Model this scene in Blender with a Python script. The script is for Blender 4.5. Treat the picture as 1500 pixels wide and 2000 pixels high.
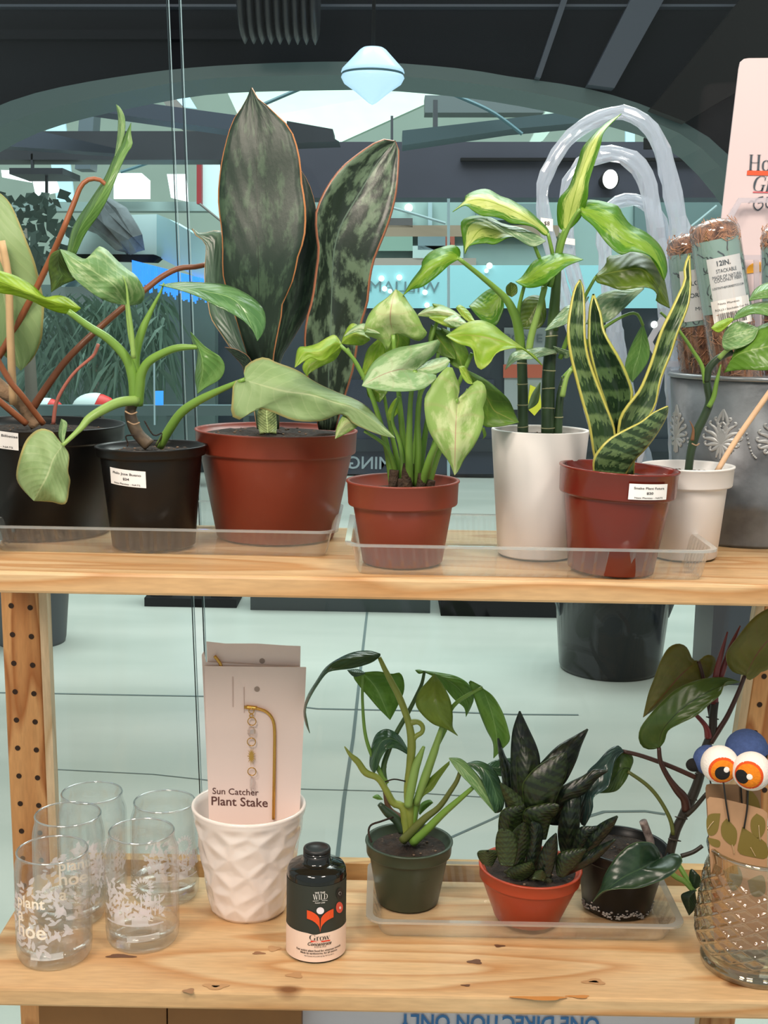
import bpy, bmesh, math, random
from mathutils import Vector, Matrix
random.seed(7)
for o in list(bpy.data.objects): bpy.data.objects.remove(o)
SC = bpy.context.scene
COL = SC.collection
# ------------------------------------------------------------------ camera
F = 2500.0; PITCH = math.radians(9.0); ROLL = 0.018
CAM = Vector((0, 0, 1.5))
_f = Vector((0, math.cos(PITCH), -math.sin(PITCH)))
_u0 = Vector((0, math.sin(PITCH), math.cos(PITCH)))
_r0 = Vector((1, 0, 0))
_r = (_r0 + ROLL * _u0).normalized(); _u = (_u0 - ROLL * _r0).normalized()
cd = bpy.data.cameras.new('camera'); cam = bpy.data.objects.new('camera', cd); COL.objects.link(cam)
cd.sensor_fit = 'VERTICAL'; cd.sensor_height = 24.0; cd.lens = 24.0 * F / 2000.0
cd.clip_start = 0.05; cd.clip_end = 200
cam.matrix_world = Matrix(((_r.x, _u.x, -_f.x, CAM.x), (_r.y, _u.y, -_f.y, CAM.y), (_r.z, _u.z, -_f.z, CAM.z), (0, 0, 0, 1)))
SC.camera = cam
# ------------------------------------------------------------------ world, lights, exposure
def lin(c):
    c = c / 255.0
    return c / 12.92 if c <= 0.04045 else ((c + 0.055) / 1.055) ** 2.4
def rgb(r, g, b): return (lin(r), lin(g), lin(b), 1.0)
W = bpy.data.worlds.new('world'); SC.world = W; W.use_nodes = True
W.node_tree.nodes['Background'].inputs['Color'].default_value = (0.80, 0.9, 0.88, 1)
W.node_tree.nodes['Background'].inputs['Strength'].default_value = 0.55
SC.view_settings.view_transform = 'Standard'
SC.view_settings.look = 'None'
SC.view_settings.exposure = 0.0
SC.view_settings.gamma = 1.0
SC.view_settings.use_curve_mapping = False
SC.cycles.transparent_max_bounces = 40
def area(name, loc, target, size, power, color, size_y=None):
    l = bpy.data.lights.new(name, 'AREA'); l.energy = power; l.color = color; l.size = size
    if size_y: l.shape = 'RECTANGLE'; l.size_y = size_y
    o = bpy.data.objects.new(name, l); COL.objects.link(o); o.location = loc
    o.rotation_euler = (Vector(target) - Vector(loc)).to_track_quat('-Z', 'Y').to_euler()
    return o
area('shop_lamp_warm', (-0.9, 0.1, 2.75), (-0.1, 1.4, 0.95), 0.35, 25, (1.0, 0.86, 0.72))
area('shop_lamp_warm', (0.75, 0.35, 2.75), (0.1, 1.4, 1.05), 0.35, 22, (1.0, 0.88, 0.75))
area('shop_lamp_low', (-0.55, -0.6, 2.75), (-0.2, 1.35, 0.8), 0.5, 28, (1.0, 0.86, 0.74))
area('atrium_skylight', (0, 5.5, 5.5), (0, 5.2, 0), 6.0, 180, (1.0, 1.0, 0.95))
area('atrium_skylight_far', (0, 8.5, 8.5), (0, 15, 1.0), 8.0, 1300, (0.84, 1.0, 1.0))
area('window_daylight', (0.3, 2.4, 2.7), (0.2, 1.4, 1.1), 1.0, 26, (0.88, 1.0, 0.98))
# ------------------------------------------------------------------ pixel to place helpers (1500 x 2000 frame)
def ray(px, py): return _f + _r * ((px - 750.0) / F) + _u * ((1000.0 - py) / F)
def P(px, py, Y):
    d = ray(px, py); return CAM + d * (Y / d.y)
def G(px, py, z):
    d = ray(px, py); return CAM + d * ((z - CAM.z) / d.z)
def mpp(px, py, Y): return (P(px, py, Y) - CAM).dot(_f) / F        # metres per pixel there
def pts(s): return [tuple(float(v) for v in t.split(',')) for t in s.split()]
# ------------------------------------------------------------------ materials
MATS = {}
def newmat(name):
    m = bpy.data.materials.new(name); m.use_nodes = True; nt = m.node_tree
    return m, nt, nt.nodes['Principled BSDF']
def mat(name, col, rough=0.5, metal=0.0, spec=0.5, noise=0.0, nscale=30.0, col2=None, bump=0.0, bscale=80.0, emis=None, estr=0.0, coat=0.0, stretch=None, trans=0.0, alpha=1.0):
    if name in MATS: return MATS[name]
    m, nt, b = newmat(name)
    c = rgb(*col); b.inputs['Base Color'].default_value = c
    b.inputs['Roughness'].default_value = rough; b.inputs['Metallic'].default_value = metal
    b.inputs['Specular IOR Level'].default_value = spec
    b.inputs['Coat Weight'].default_value = coat
    b.inputs['Transmission Weight'].default_value = trans
    b.inputs['Alpha'].default_value = alpha
    if emis: b.inputs['Emission Color'].default_value = rgb(*emis); b.inputs['Emission Strength'].default_value = estr
    if noise or col2 or bump:
        tc = nt.nodes.new('ShaderNodeTexCoord'); mp = nt.nodes.new('ShaderNodeMapping')
        nt.links.new(tc.outputs['Object'], mp.inputs['Vector'])
        if stretch: mp.inputs['Scale'].default_value = stretch
    if noise or col2:
        n = nt.nodes.new('ShaderNodeTexNoise'); n.inputs['Scale'].default_value = nscale; n.inputs['Detail'].default_value = 6
        nt.links.new(mp.outputs[0], n.inputs['Vector'])
        r = nt.nodes.new('ShaderNodeValToRGB'); r.color_ramp.elements[0].position = 0.35; r.color_ramp.elements[1].position = 0.68
        c2 = rgb(*col2) if col2 else tuple(v * (1 - noise) for v in c[:3]) + (1,)
        r.color_ramp.elements[0].color = c2; r.color_ramp.elements[1].color = c
        nt.links.new(n.outputs['Fac'], r.inputs['Fac']); nt.links.new(r.outputs['Color'], b.inputs['Base Color'])
    if bump:
        n2 = nt.nodes.new('ShaderNodeTexNoise'); n2.inputs['Scale'].default_value = bscale; n2.inputs['Detail'].default_value = 4
        nt.links.new(mp.outputs[0], n2.inputs['Vector'])
        bp = nt.nodes.new('ShaderNodeBump'); bp.inputs['Strength'].default_value = bump; bp.inputs['Distance'].default_value = 0.004
        nt.links.new(n2.outputs['Fac'], bp.inputs['Height']); nt.links.new(bp.outputs['Normal'], b.inputs['Normal'])
    MATS[name] = m; return m
def clear(name, tint=(0.97, 0.99, 0.98), base=0.04, edge=0.55, rough=0.03, haze=0.0, hazecol=(235, 240, 240)):
    """thin clear sheet: transparent, with Fresnel gloss and an optional milky haze"""
    if name in MATS: return MATS[name]
    m, nt, b = newmat(name); nt.nodes.remove(b)
    out = nt.nodes['Material Output']; tr = nt.nodes.new('ShaderNodeBsdfTransparent'); tr.inputs[0].default_value = (*tint, 1)
    gl = nt.nodes.new('ShaderNodeBsdfGlossy'); gl.inputs['Roughness'].default_value = rough
    lw = nt.nodes.new('ShaderNodeLayerWeight'); lw.inputs['Blend'].default_value = 0.35
    mr = nt.nodes.new('ShaderNodeMapRange'); mr.inputs['To Min'].default_value = base; mr.inputs['To Max'].default_value = edge
    nt.links.new(lw.outputs['Facing'], mr.inputs['Value'])
    mx = nt.nodes.new('ShaderNodeMixShader'); nt.links.new(mr.outputs[0], mx.inputs[0])
    nt.links.new(tr.outputs[0], mx.inputs[1]); nt.links.new(gl.outputs[0], mx.inputs[2])
    last = mx
    if haze:
        df = nt.nodes.new('ShaderNodeBsdfDiffuse'); df.inputs[0].default_value = rgb(*hazecol)
        tl = nt.nodes.new('ShaderNodeBsdfTranslucent'); tl.inputs[0].default_value = rgb(*hazecol)
        ad = nt.nodes.new('ShaderNodeMixShader'); nt.links.new(df.outputs[0], ad.inputs[1]); nt.links.new(tl.outputs[0], ad.inputs[2])
        m2 = nt.nodes.new('ShaderNodeMixShader'); m2.inputs[0].default_value = haze
        nt.links.new(mx.outputs[0], m2.inputs[1]); nt.links.new(ad.outputs[0], m2.inputs[2]); last = m2
    nt.links.new(last.outputs[0], out.inputs['Surface'])
    MATS[name] = m; return m
def wood(name, light, dark, axis='X', scale=1.0, knots=True):
    if name in MATS: return MATS[name]
    m, nt, b = newmat(name); N = nt.nodes.new; L = nt.links.new
    tc = N('ShaderNodeTexCoord'); mp = N('ShaderNodeMapping'); L(tc.outputs['Object'], mp.inputs['Vector'])
    s = {'X': (1.2, 9, 9), 'Y': (9, 1.2, 9), 'Z': (9, 9, 1.2)}[axis]
    mp.inputs['Scale'].default_value = tuple(v * scale for v in s)
    n0 = N('ShaderNodeTexNoise'); n0.inputs['Scale'].default_value = 0.9; n0.inputs['Detail'].default_value = 2; L(mp.outputs[0], n0.inputs['Vector'])
    mu = N('ShaderNodeMath'); mu.operation = 'MULTIPLY'; mu.inputs[1].default_value = 9.0; L(n0.outputs['Fac'], mu.inputs[0])
    sn = N('ShaderNodeMath'); sn.operation = 'FRACT'; L(mu.outputs[0], sn.inputs[0])
    r = N('ShaderNodeValToRGB'); e = r.color_ramp.elements
    e[0].position = 0.0; e[0].color = rgb(*light); e[1].position = 1.0; e[1].color = rgb(*light)
    q = e.new(0.62); q.color = rgb(*[(a * 0.62 + c * 0.38) for a, c in zip(light, dark)]); q = e.new(0.86); q.color = rgb(*dark)
    L(sn.outputs[0], r.inputs['Fac'])
    n1 = N('ShaderNodeTexNoise'); n1.inputs['Scale'].default_value = 26; n1.inputs['Detail'].default_value = 5; L(mp.outputs[0], n1.inputs['Vector'])
    mx = N('ShaderNodeMix'); mx.data_type = 'RGBA'; mx.blend_type = 'MULTIPLY'; mx.inputs[0].default_value = 0.4
    L(r.outputs['Color'], mx.inputs[6]); L(n1.outputs['Fac'], mx.inputs[7])
    last = mx.outputs[2]
    if knots:
        mp2 = N('ShaderNodeMapping'); L(tc.outputs['Object'], mp2.inputs['Vector'])
        mp2.inputs['Scale'].default_value = {'X': (4.5, 8, 8), 'Y': (8, 4.5, 8), 'Z': (8, 8, 4.5)}[axis]
        v = N('ShaderNodeTexVoronoi'); v.inputs['Scale'].default_value = 1.0; L(mp2.outputs[0], v.inputs['Vector'])
        kr = N('ShaderNodeValToRGB'); kr.color_ramp.elements[0].position = 0.035; kr.color_ramp.elements[0].color = (1, 1, 1, 1)
        kr.color_ramp.elements[1].position = 0.085; kr.color_ramp.elements[1].color = (0, 0, 0, 1); L(v.outputs['Distance'], kr.inputs['Fac'])
        kx = N('ShaderNodeMix'); kx.data_type = 'RGBA'; L(kr.outputs['Color'], kx.inputs[0]); L(last, kx.inputs[6]); kx.inputs[7].default_value = rgb(120, 78, 44)
        last = kx.outputs[2]
    L(last, b.inputs['Base Color']); b.inputs['Roughness'].default_value = 0.42; b.inputs['Specular IOR Level'].default_value = 0.35
    MATS[name] = m; return m
def leafmat(name, base, alt=None, rib=None, edge=None, edgew=0.04, vein=0.35, amt=0.5, nscale=3.0, stretch=(1, 1), bands=0.0, transl=0.3, rough=0.33, ribw=0.02, center=0.0, nveins=9.0):
    """leaf blade read from its own UV: u along the midrib, v across"""
    if name in MATS: return MATS[name]
    m, nt, b = newmat(name); N = nt.nodes.new; L = nt.links.new
    uv = N('ShaderNodeUVMap'); sp = N('ShaderNodeSeparateXYZ'); L(uv.outputs[0], sp.inputs[0])
    def math_(op, a, bv=None, c=None):
        n = N('ShaderNodeMath'); n.operation = op
        for i, x in enumerate((a, bv, c)):
            if x is None: continue
            if isinstance(x, (int, float)): n.inputs[i].default_value = x
            else: L(x, n.inputs[i])
        return n.outputs[0]
    def ramp(x, lo, hi):
        n = N('ShaderNodeMapRange'); n.inputs['From Min'].default_value = lo; n.inputs['From Max'].default_value = hi; L(x, n.inputs['Value']); return n.outputs[0]
    def mix(f, a, c):
        n = N('ShaderNodeMix'); n.data_type = 'RGBA'
        if isinstance(f, float): n.inputs[0].default_value = f
        else: L(f, n.inputs[0])
        for i, x in ((6, a), (7, c)):
            if isinstance(x, tuple): n.inputs[i].default_value = x
            else: L(x, n.inputs[i])
        return n.outputs[2]
    av = math_('ABSOLUTE', math_('SUBTRACT', sp.outputs['Y'], 0.5))            # 0 midrib .. .5 edge
    mp = N('ShaderNodeMapping'); L(uv.outputs[0], mp.inputs[0]); mp.inputs['Scale'].default_value = (stretch[0], stretch[1], 1)
    oi = N('ShaderNodeObjectInfo'); ad = N('ShaderNodeVectorMath'); ad.operation = 'ADD'; L(mp.outputs[0], ad.inputs[0])
    sc = N('ShaderNodeMath'); sc.operation = 'MULTIPLY'; sc.inputs[1].default_value = 20.0; L(oi.outputs['Random'], sc.inputs[0])
    L(sc.outputs[0], ad.inputs[1])
    nz = N('ShaderNodeTexNoise'); nz.inputs['Scale'].default_value = nscale; nz.inputs['Detail'].default_value = 6; nz.inputs['Roughness'].default_value = 0.62
    L(ad.outputs[0], nz.inputs['Vector'])
    col = rgb(*base)
    if alt:
        f = nz.outputs['Fac']
        if center: f = math_('ADD', f, math_('MULTIPLY', math_('SUBTRACT', 0.28, av), center))
        if bands:
            sw = math_('SINE', math_('ADD', math_('MULTIPLY', sp.outputs['X'], bands), math_('MULTIPLY', nz.outputs['Fac'], 9.0)))
            f = math_('ADD', math_('MULTIPLY', sw, 0.16), f)
        f = ramp(f, 0.62 - amt * 0.3, 0.74 - amt * 0.3)
        col = mix(f, col, rgb(*alt))
    # side veins
    wv = math_('SINE', math_('MULTIPLY', math_('SUBTRACT', sp.outputs['X'], math_('MULTIPLY', av, 0.55)), nveins * 6.283))
    vf = math_('MULTIPLY', ramp(wv, 0.86, 1.0), vein)
    rc = rib or tuple(min(255, int(v * 1.25 + 14)) for v in base)
    col = mix(vf, col, rgb(*rc))
    rf = ramp(av, ribw, ribw * 0.4)
    col = mix(rf, col, rgb(*rc))
    if edge:
        ef = ramp(av, 0.5 - edgew, 0.5 - edgew * 0.6); col = mix(ef, col, rgb(*edge))
    L(col, b.inputs['Base Color']); b.inputs['Roughness'].default_value = rough; b.inputs['Specular IOR Level'].default_value = 0.45
    bp = N('ShaderNodeBump'); bp.inputs['Strength'].default_value = 0.25; bp.inputs['Distance'].default_value = 0.002
    L(math_('ADD', math_('MULTIPLY', wv, 0.25), nz.outputs['Fac']), bp.inputs['Height']); L(bp.outputs[0], b.inputs['Normal'])
    if transl:
        tl = N('ShaderNodeBsdfTranslucent'); L(col, tl.inputs[0])
        ms = N('ShaderNodeMixShader'); ms.inputs[0].default_value = transl
        out = nt.nodes['Material Output']; L(b.outputs[0], ms.inputs[1]); L(tl.outputs[0], ms.inputs[2]); L(ms.outputs[0], out.inputs['Surface'])
    MATS[name] = m; return m
# ------------------------------------------------------------------ object helpers
def mesh_obj(name, verts, faces, m, parent=None, origin=Vector((0, 0, 0)), uv=None, smooth=True):
    me = bpy.data.meshes.new(name)
    me.from_pydata([tuple(Vector(v) - origin) for v in verts], [], faces); me.update()
    if uv:
        ul = me.uv_layers.new(name='UVMap')
        for l in me.loops: ul.data[l.index].uv = uv[l.vertex_index]
    if smooth:
        for p in me.polygons: p.use_smooth = True
    mm = m if isinstance(m, (list, tuple)) else [m]
    for x in mm: me.materials.append(x)
    o = bpy.data.objects.new(name, me); COL.objects.link(o)
    if parent is not None: o.parent = parent
    return o
ROOTLOC = {}
class Thing:
    """an Empty at the thing's base; parts are built in world space and hung under it"""
    def __init__(s, name, label, cat, loc, group=None, kind=None):
        o = bpy.data.objects.new(name, None); COL.objects.link(o); o.location = loc; o.empty_display_size = 0.02
        o['label'] = label
        if cat: o['category'] = cat
        if group: o['group'] = group
        if kind: o['kind'] = kind
        s.o = o; s.loc = Vector(loc)
    def part(s, name, verts, faces, m, parent=None, uv=None, smooth=True, label=None):
        x = mesh_obj(name, verts, faces, m, parent or s.o, s.loc, uv, smooth)
        if label: x['label'] = label
        return x
def single(name, label, cat, verts, faces, m, loc=None, uv=None, smooth=True, group=None, kind=None):
    """a thing that is one mesh"""
    vs = [Vector(v) for v in verts]
    if loc is None:
        loc = Vector((sum(v.x for v in vs) / len(vs), sum(v.y for v in vs) / len(vs), min(v.z for v in vs)))
    o = mesh_obj(name, vs, faces, m, None, Vector(loc), uv, smooth); o.location = loc
    if label: o['label'] = label
    if cat: o['category'] = cat
    if group: o['group'] = group
    if kind: o['kind'] = kind
    return o
def join(*parts):
    V, Fc = [], []
    for v, f in parts:
        n = len(V); V += list(v); Fc += [tuple(i + n for i in q) for q in f]
    return V, Fc
def box(a, b):
    x0, y0, z0 = a; x1, y1, z1 = b
    v = [Vector(p) for p in ((x0, y0, z0), (x1, y0, z0), (x1, y1, z0), (x0, y1, z0), (x0, y0, z1), (x1, y0, z1), (x1, y1, z1), (x0, y1, z1))]
    return v, [(0, 3, 2, 1), (4, 5, 6, 7), (0, 1, 5, 4), (1, 2, 6, 5), (2, 3, 7, 6), (3, 0, 4, 7)]
def bevel_obj(o, w=0.002, seg=2):
    md = o.modifiers.new('bevel', 'BEVEL'); md.width = w; md.segments = seg; md.limit_method = 'ANGLE'; return o
def prism(poly, Y, thick, Ys=None):
    """outline (pixels) standing at depth Y, extruded away by thick"""
    n = len(poly); fr = [P(x, y, (Ys[i] if Ys else Y)) for i, (x, y) in enumerate(poly)]
    bk = [p + Vector((0, thick, 0)) for p in fr]
    return fr + bk, [tuple(range(n)), tuple(range(2 * n - 1, n - 1, -1))] + [((i + 1) % n, i, n + i, n + (i + 1) % n) for i in range(n)]
def catmull(ps, n):
    """n samples, evenly spaced by length, on a smooth curve through ps (tuples of any size)"""
    if len(ps) == 1: return [ps[0]] * n
    out = []
    k = 10; m = len(ps)
    for i in range(m - 1):
        p0 = ps[max(i - 1, 0)]; p1 = ps[i]; p2 = ps[i + 1]; p3 = ps[min(i + 2, m - 1)]
        for j in range(k):
            t = j / k
            out.append(tuple(0.5 * (2 * b + (c - a) * t + (2 * a - 5 * b + 4 * c - d) * t * t + (3 * b - a - 3 * c + d) * t ** 3) for a, b, c, d in zip(p0, p1, p2, p3)))
    out.append(tuple(ps[-1]))
    L = [0.0]
    for a, b in zip(out, out[1:]): L.append(L[-1] + math.sqrt(sum((x - y) ** 2 for x, y in zip(a[:2], b[:2]))) + 1e-9)
    res = []; j = 0
    for i in range(n):
        s = L[-1] * i / (n - 1)
        while j < len(L) - 2 and L[j + 1] < s: j += 1
        t = (s - L[j]) / (L[j + 1] - L[j])
        res.append(tuple(a + (b - a) * min(max(t, 0), 1) for a, b in zip(out[j], out[j + 1])))
    return res
def sweep(cs, rs, seg=10, flat=1.0, caps=True, ref=None):
    """tube through world points cs with radii rs"""
    V, Fc = [], []; n = len(cs); up = None
    for i, c in enumerate(cs):
        t = (cs[min(i + 1, n - 1)] - cs[max(i - 1, 0)]).normalized()
        if up is None:
            up = Vector(ref) if ref else (Vector((0, 1, 0)) if abs(t.y) < 0.9 else Vector((1, 0, 0)))
        a = (up - t * up.dot(t)).normalized(); up = a; b = t.cross(a)
        for k in range(seg):
            th = 2 * math.pi * k / seg
            V.append(c + a * (math.cos(th) * rs[i] * flat) + b * (math.sin(th) * rs[i]))
    for i in range(n - 1):
        for k in range(seg):
            k2 = (k + 1) % seg
            Fc.append((i * seg + k, i * seg + k2, (i + 1) * seg + k2, (i + 1) * seg + k))
    if caps: Fc.append(tuple(range(seg - 1, -1, -1))); Fc.append(tuple(range((n - 1) * seg, n * seg)))
    return V, Fc
def pxtube(s, Y, r, n=None, seg=10, flat=1.0):
    """tube along pixel points; Y and r (pixels) are single values or lists spread along it"""
    pp = pts(s); n = n or max(8, 4 * len(pp))
    Yl = Y if isinstance(Y, (list, tuple)) else [Y]; rl = r if isinstance(r, (list, tuple)) else [r]
    def at(l, t):
        if len(l) == 1: return l[0]
        x = t * (len(l) - 1); i = min(int(x), len(l) - 2); return l[i] + (l[i + 1] - l[i]) * (x - i)
    q = catmull(pp, n); cs, rs = [], []
    for i, (x, y) in enumerate(q):
        t = i / (n - 1); yy = at(Yl, t); cs.append(P(x, y, yy)); rs.append(at(rl, t) * mpp(x, y, yy))
    return sweep(cs, rs, seg, flat)
def lathe(prof, base, seg=48, axis=None, fn=None, caps=True):
    """profile of (radius, height) about an axis that starts at base"""
    ax = (axis or Vector((0, 0, 1))).normalized(); sx = Vector((0, 1, 0)).cross(ax).normalized(); sy = ax.cross(sx)
    V, Fc = [], []; n = len(prof)
    for i, (r, h) in enumerate(prof):
        for k in range(seg):
            th = 2 * math.pi * k / seg; rr = r * (fn(th, h, i) if fn else 1.0)
            V.append(Vector(base) + ax * h + sx * (math.cos(th) * rr) + sy * (math.sin(th) * rr))
    for i in range(n - 1):
        for k in range(seg):
            k2 = (k + 1) % seg
            Fc.append((i * seg + k, i * seg + k2, (i + 1) * seg + k2, (i + 1) * seg + k))
    if caps and prof[0][0] > 1e-6: Fc.append(tuple(range(seg - 1, -1, -1)))
    if caps and prof[-1][0] > 1e-6: Fc.append(tuple(range((n - 1) * seg, n * seg)))
    return V, Fc
def leaf(T, m, Ls, Rs, Y, Ms=None, off=(0, 0), cup=0.0, wave=0.0, name='leaf', n=30, k=5, parent=None, thick=0.0007, label=None, base=None):
    """blade from its left edge, right edge and midrib (pixels, base to tip); Y depths base..tip; off moves the edges in depth"""
    Lp, Rp = pts(Ls), pts(Rs)
    L, R = catmull(Lp, n), catmull(Rp, n)
    M = catmull(pts(Ms), n) if Ms else [((a[0] + b[0]) / 2, (a[1] + b[1]) / 2) for a, b in zip(L, R)]
    Yl = Y if isinstance(Y, (list, tuple)) else [Y]
    def at(t):
        if len(Yl) == 1: return Yl[0]
        x = t * (len(Yl) - 1); i = min(int(x), len(Yl) - 2); u = x - i; u = u * u * (3 - 2 * u) if len(Yl) > 2 else u
        return Yl[i] + (Yl[i + 1] - Yl[i]) * u
    ph = random.uniform(0, 6.28)
    V, UV, Fc = [], [], []; wdt = 2 * k + 1
    for i in range(n):
        t = i / (n - 1); y0 = at(t); env = math.sin(math.pi * min(1, t * 1.0)) ** 0.6
        for j in range(-k, k + 1):
            s = abs(j) / k; E = L[i] if j < 0 else R[i]
            x = M[i][0] + (E[0] - M[i][0]) * s; y = M[i][1] + (E[1] - M[i][1]) * s
            wpx = math.hypot(E[0] - M[i][0], E[1] - M[i][1])
            yy = y0 + (off[0] if j < 0 else off[1]) * env * (s ** 1.3)
            sc = mpp(x, y, yy)
            yy += cup * wpx * sc * (1 - (1 - s) ** 2 - s) * 4
            yy += wave * wpx * sc * math.sin(t * 13 + ph + (1.7 if j < 0 else 0)) * s * s * env
            V.append(P(x, y, yy)); UV.append((t, 0.5 + 0.5 * j / k))
    for i in range(n - 1):
        for j in range(wdt - 1):
            a = i * wdt + j; Fc.append((a, a + 1, a + wdt + 1, a + wdt))
    o = T.part(name, V, Fc, m, parent, UV, True, label)
    if thick:
        sd = o.modifiers.new('thickness', 'SOLIDIFY'); sd.thickness = thick; sd.offset = 0
    return o
def tube(T, name, s, Y, r, m, parent=None, seg=10, flat=1.0, n=None, label=None):
    v, f = pxtube(s, Y, r, n, seg, flat); return T.part(name, v, f, m, parent, None, True, label)
# ---- writing
_txt = {}
def text_geo(body, shear=0.0, bold=0.0, mono=False):
    """flat triangles of some lettering: unit em height, starting at x=0; returns verts2d, faces, width"""
    key = (body, shear, bold)
    if key in _txt: return _txt[key]
    cu = bpy.data.curves.new('lettering', 'FONT'); cu.body = body; cu.size = 1.0; cu.shear = shear; cu.offset = bold
    cu.resolution_u = 3
    o = bpy.data.objects.new('lettering', cu); COL.objects.link(o)
    dg = bpy.context.evaluated_depsgraph_get(); me = bpy.data.meshes.new_from_object(o.evaluated_get(dg))
    v = [(p.co.x, p.co.y) for p in me.vertices]; f = [tuple(p.vertices) for p in me.polygons]
    bpy.data.objects.remove(o); bpy.data.curves.remove(cu); bpy.data.meshes.remove(me)
    x0 = min([a for a, _ in v], default=0); x1 = max([a for a, _ in v], default=1)
    v = [(a - x0, b) for a, b in v]
    _txt[key] = (v, f, x1 - x0); return _txt[key]
def lines_geo(lines):
    """lines: (text, centre x, baseline y, width or None, height, shear, bold) in local units -> one flat mesh"""
    V, Fc = [], []
    for body, cx, by, wd, ht, sh, bo in lines:
        v, f, w = text_geo(body, sh, bo)
        sx = (wd / w) if wd else ht
        n = len(V); V += [(cx + (a - w / 2) * sx, by + b * ht) for a, b in v]; Fc += [tuple(i + n for i in q) for q in f]
    return V, Fc
def flat_geo(V2, Fc, org, ex, ey, lift=0.0004):
    nrm = ex.cross(ey).normalized()
    return [org + ex * a + ey * b + nrm * lift for a, b in V2], Fc
def cone_map(base, axis, r0, r1, h, th0):
    """(arc metres, height) -> point on a cone wall, th0 = direction facing the viewer"""
    ax = axis.normalized(); sx = Vector((0, 1, 0)).cross(ax).normalized(); sy = ax.cross(sx)
    def f(a, z, lift=0.0):
        r = r0 + (r1 - r0) * z / h; rm = r0 + (r1 - r0) * 0.5
        th = th0 + a / max(r, 1e-4); r += lift
        return Vector(base) + ax * z + sx * (math.cos(th) * r) + sy * (math.sin(th) * r)
    return f
def patch(fmap, a0, a1, z0, z1, lift, na=10, nz=4, slope=0.0):
    V = [fmap(a0 + (a1 - a0) * i / na, z0 + (z1 - z0) * j / nz + slope * (a0 + (a1 - a0) * i / na), lift) for j in range(nz + 1) for i in range(na + 1)]
    Fc = [(j * (na + 1) + i, j * (na + 1) + i + 1, (j + 1) * (na + 1) + i + 1, (j + 1) * (na + 1) + i) for j in range(nz) for i in range(na)]
    return V, Fc
def blob(c, r, seg=16, rings=10, squash=(1, 1, 1)):
    V, Fc = [], []
    for i in range(rings + 1):
        ph = math.pi * i / rings
        for k in range(seg):
            th = 2 * math.pi * k / seg
            V.append(Vector(c) + Vector((math.sin(ph) * math.cos(th) * r * squash[0], math.sin(ph) * math.sin(th) * r * squash[1], math.cos(ph) * r * squash[2])))
    for i in range(rings):
        for k in range(seg):
            k2 = (k + 1) % seg; Fc.append((i * seg + k, (i + 1) * seg + k, (i + 1) * seg + k2, i * seg + k2))
    return V, Fc
# ================================================================== the setting beyond the shop window
def struct(name, vf, m, smooth=False, label=None):
    v, f = vf; o = single(name, label, None, v, f, m, smooth=smooth, kind='structure'); return o
def poly(s, Y, thick, Ys=None): return prism(pts(s), Y, thick, Ys)
def rect(x0, y0, x1, y1, Y, thick): return prism([(x0, y0), (x0, y1), (x1, y1), (x1, y0)], Y, thick)
M_conc = mat('polished_concrete', (197, 199, 190), 0.3, col2=(178, 183, 174), nscale=1.3, spec=0.4, stretch=(0.6, 2.2, 1))
M_joint = mat('floor_joint_grey', (95, 108, 106), 0.8)
M_dark = mat('dark_fascia', (22, 25, 32), 0.6, spec=0.08, noise=0.25, nscale=2.5)
M_dark2 = mat('near_black_panel', (26, 25, 26), 0.6, spec=0.1)
M_slate = mat('slate_beam', (60, 68, 82), 0.5)
M_beam = mat('charcoal_beam', (46, 49, 56), 0.5, noise=0.2, nscale=4)
M_arch = mat('grey_green_arch', (72, 94, 96), 0.45)
M_pale = mat('pale_plaster', (190, 208, 196), 0.8, noise=0.06, nscale=2)
M_sail = mat('pale_canopy', (200, 220, 204), 0.8, noise=0.05, nscale=5)
M_white = mat('white_plaster', (205, 228, 228), 0.7)
M_sky = mat('bright_daylight_pane', (240, 250, 250), 0.3, emis=(240, 252, 252), estr=1.3)
M_blueglass = mat('pale_blue_pane', (180, 215, 230), 0.3, emis=(170, 212, 232), estr=0.35)
M_teal = mat('teal_rod', (70, 105, 115), 0.4)
floor = struct('floor', box((-18, -1.5, -0.1), (18, 30, 0.0)), M_conc)
def floorline(s, wpx):
    V, Fc = [], []
    q = [G(x, y, 0.0015) for x, y in pts(s)]
    for i, p in enumerate(q):
        t = (q[min(i + 1, len(q) - 1)] - q[max(i - 1, 0)]).normalized(); nn = Vector((-t.y, t.x, 0)); V += [p + nn * wpx, p - nn * wpx]
    for i in range(len(q) - 1): Fc.append((2 * i, 2 * i + 1, 2 * i + 3, 2 * i + 2))
    o = mesh_obj('floor_joint', V, Fc, M_joint, floor, Vector(floor.location), None, False)
floorline('717,1195 705,1300 690,1440 672,1560 655,1710', 0.006)
floorline('-40,1352 90,1354 300,1358 420,1360 620,1384 820,1388 1000,1395 1130,1396', 0.007)
floorline('60,1500 300,1512 560,1540 760,1545 1000,1560', 0.003)
floorline('870,1640 960,1600 1000,1580', 0.005)
floorline('1130,1600 1180,1585 1260,1584 1300,1590', 0.008)
floorline('380,1740 384,1660 400,1640', 0.004)
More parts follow.
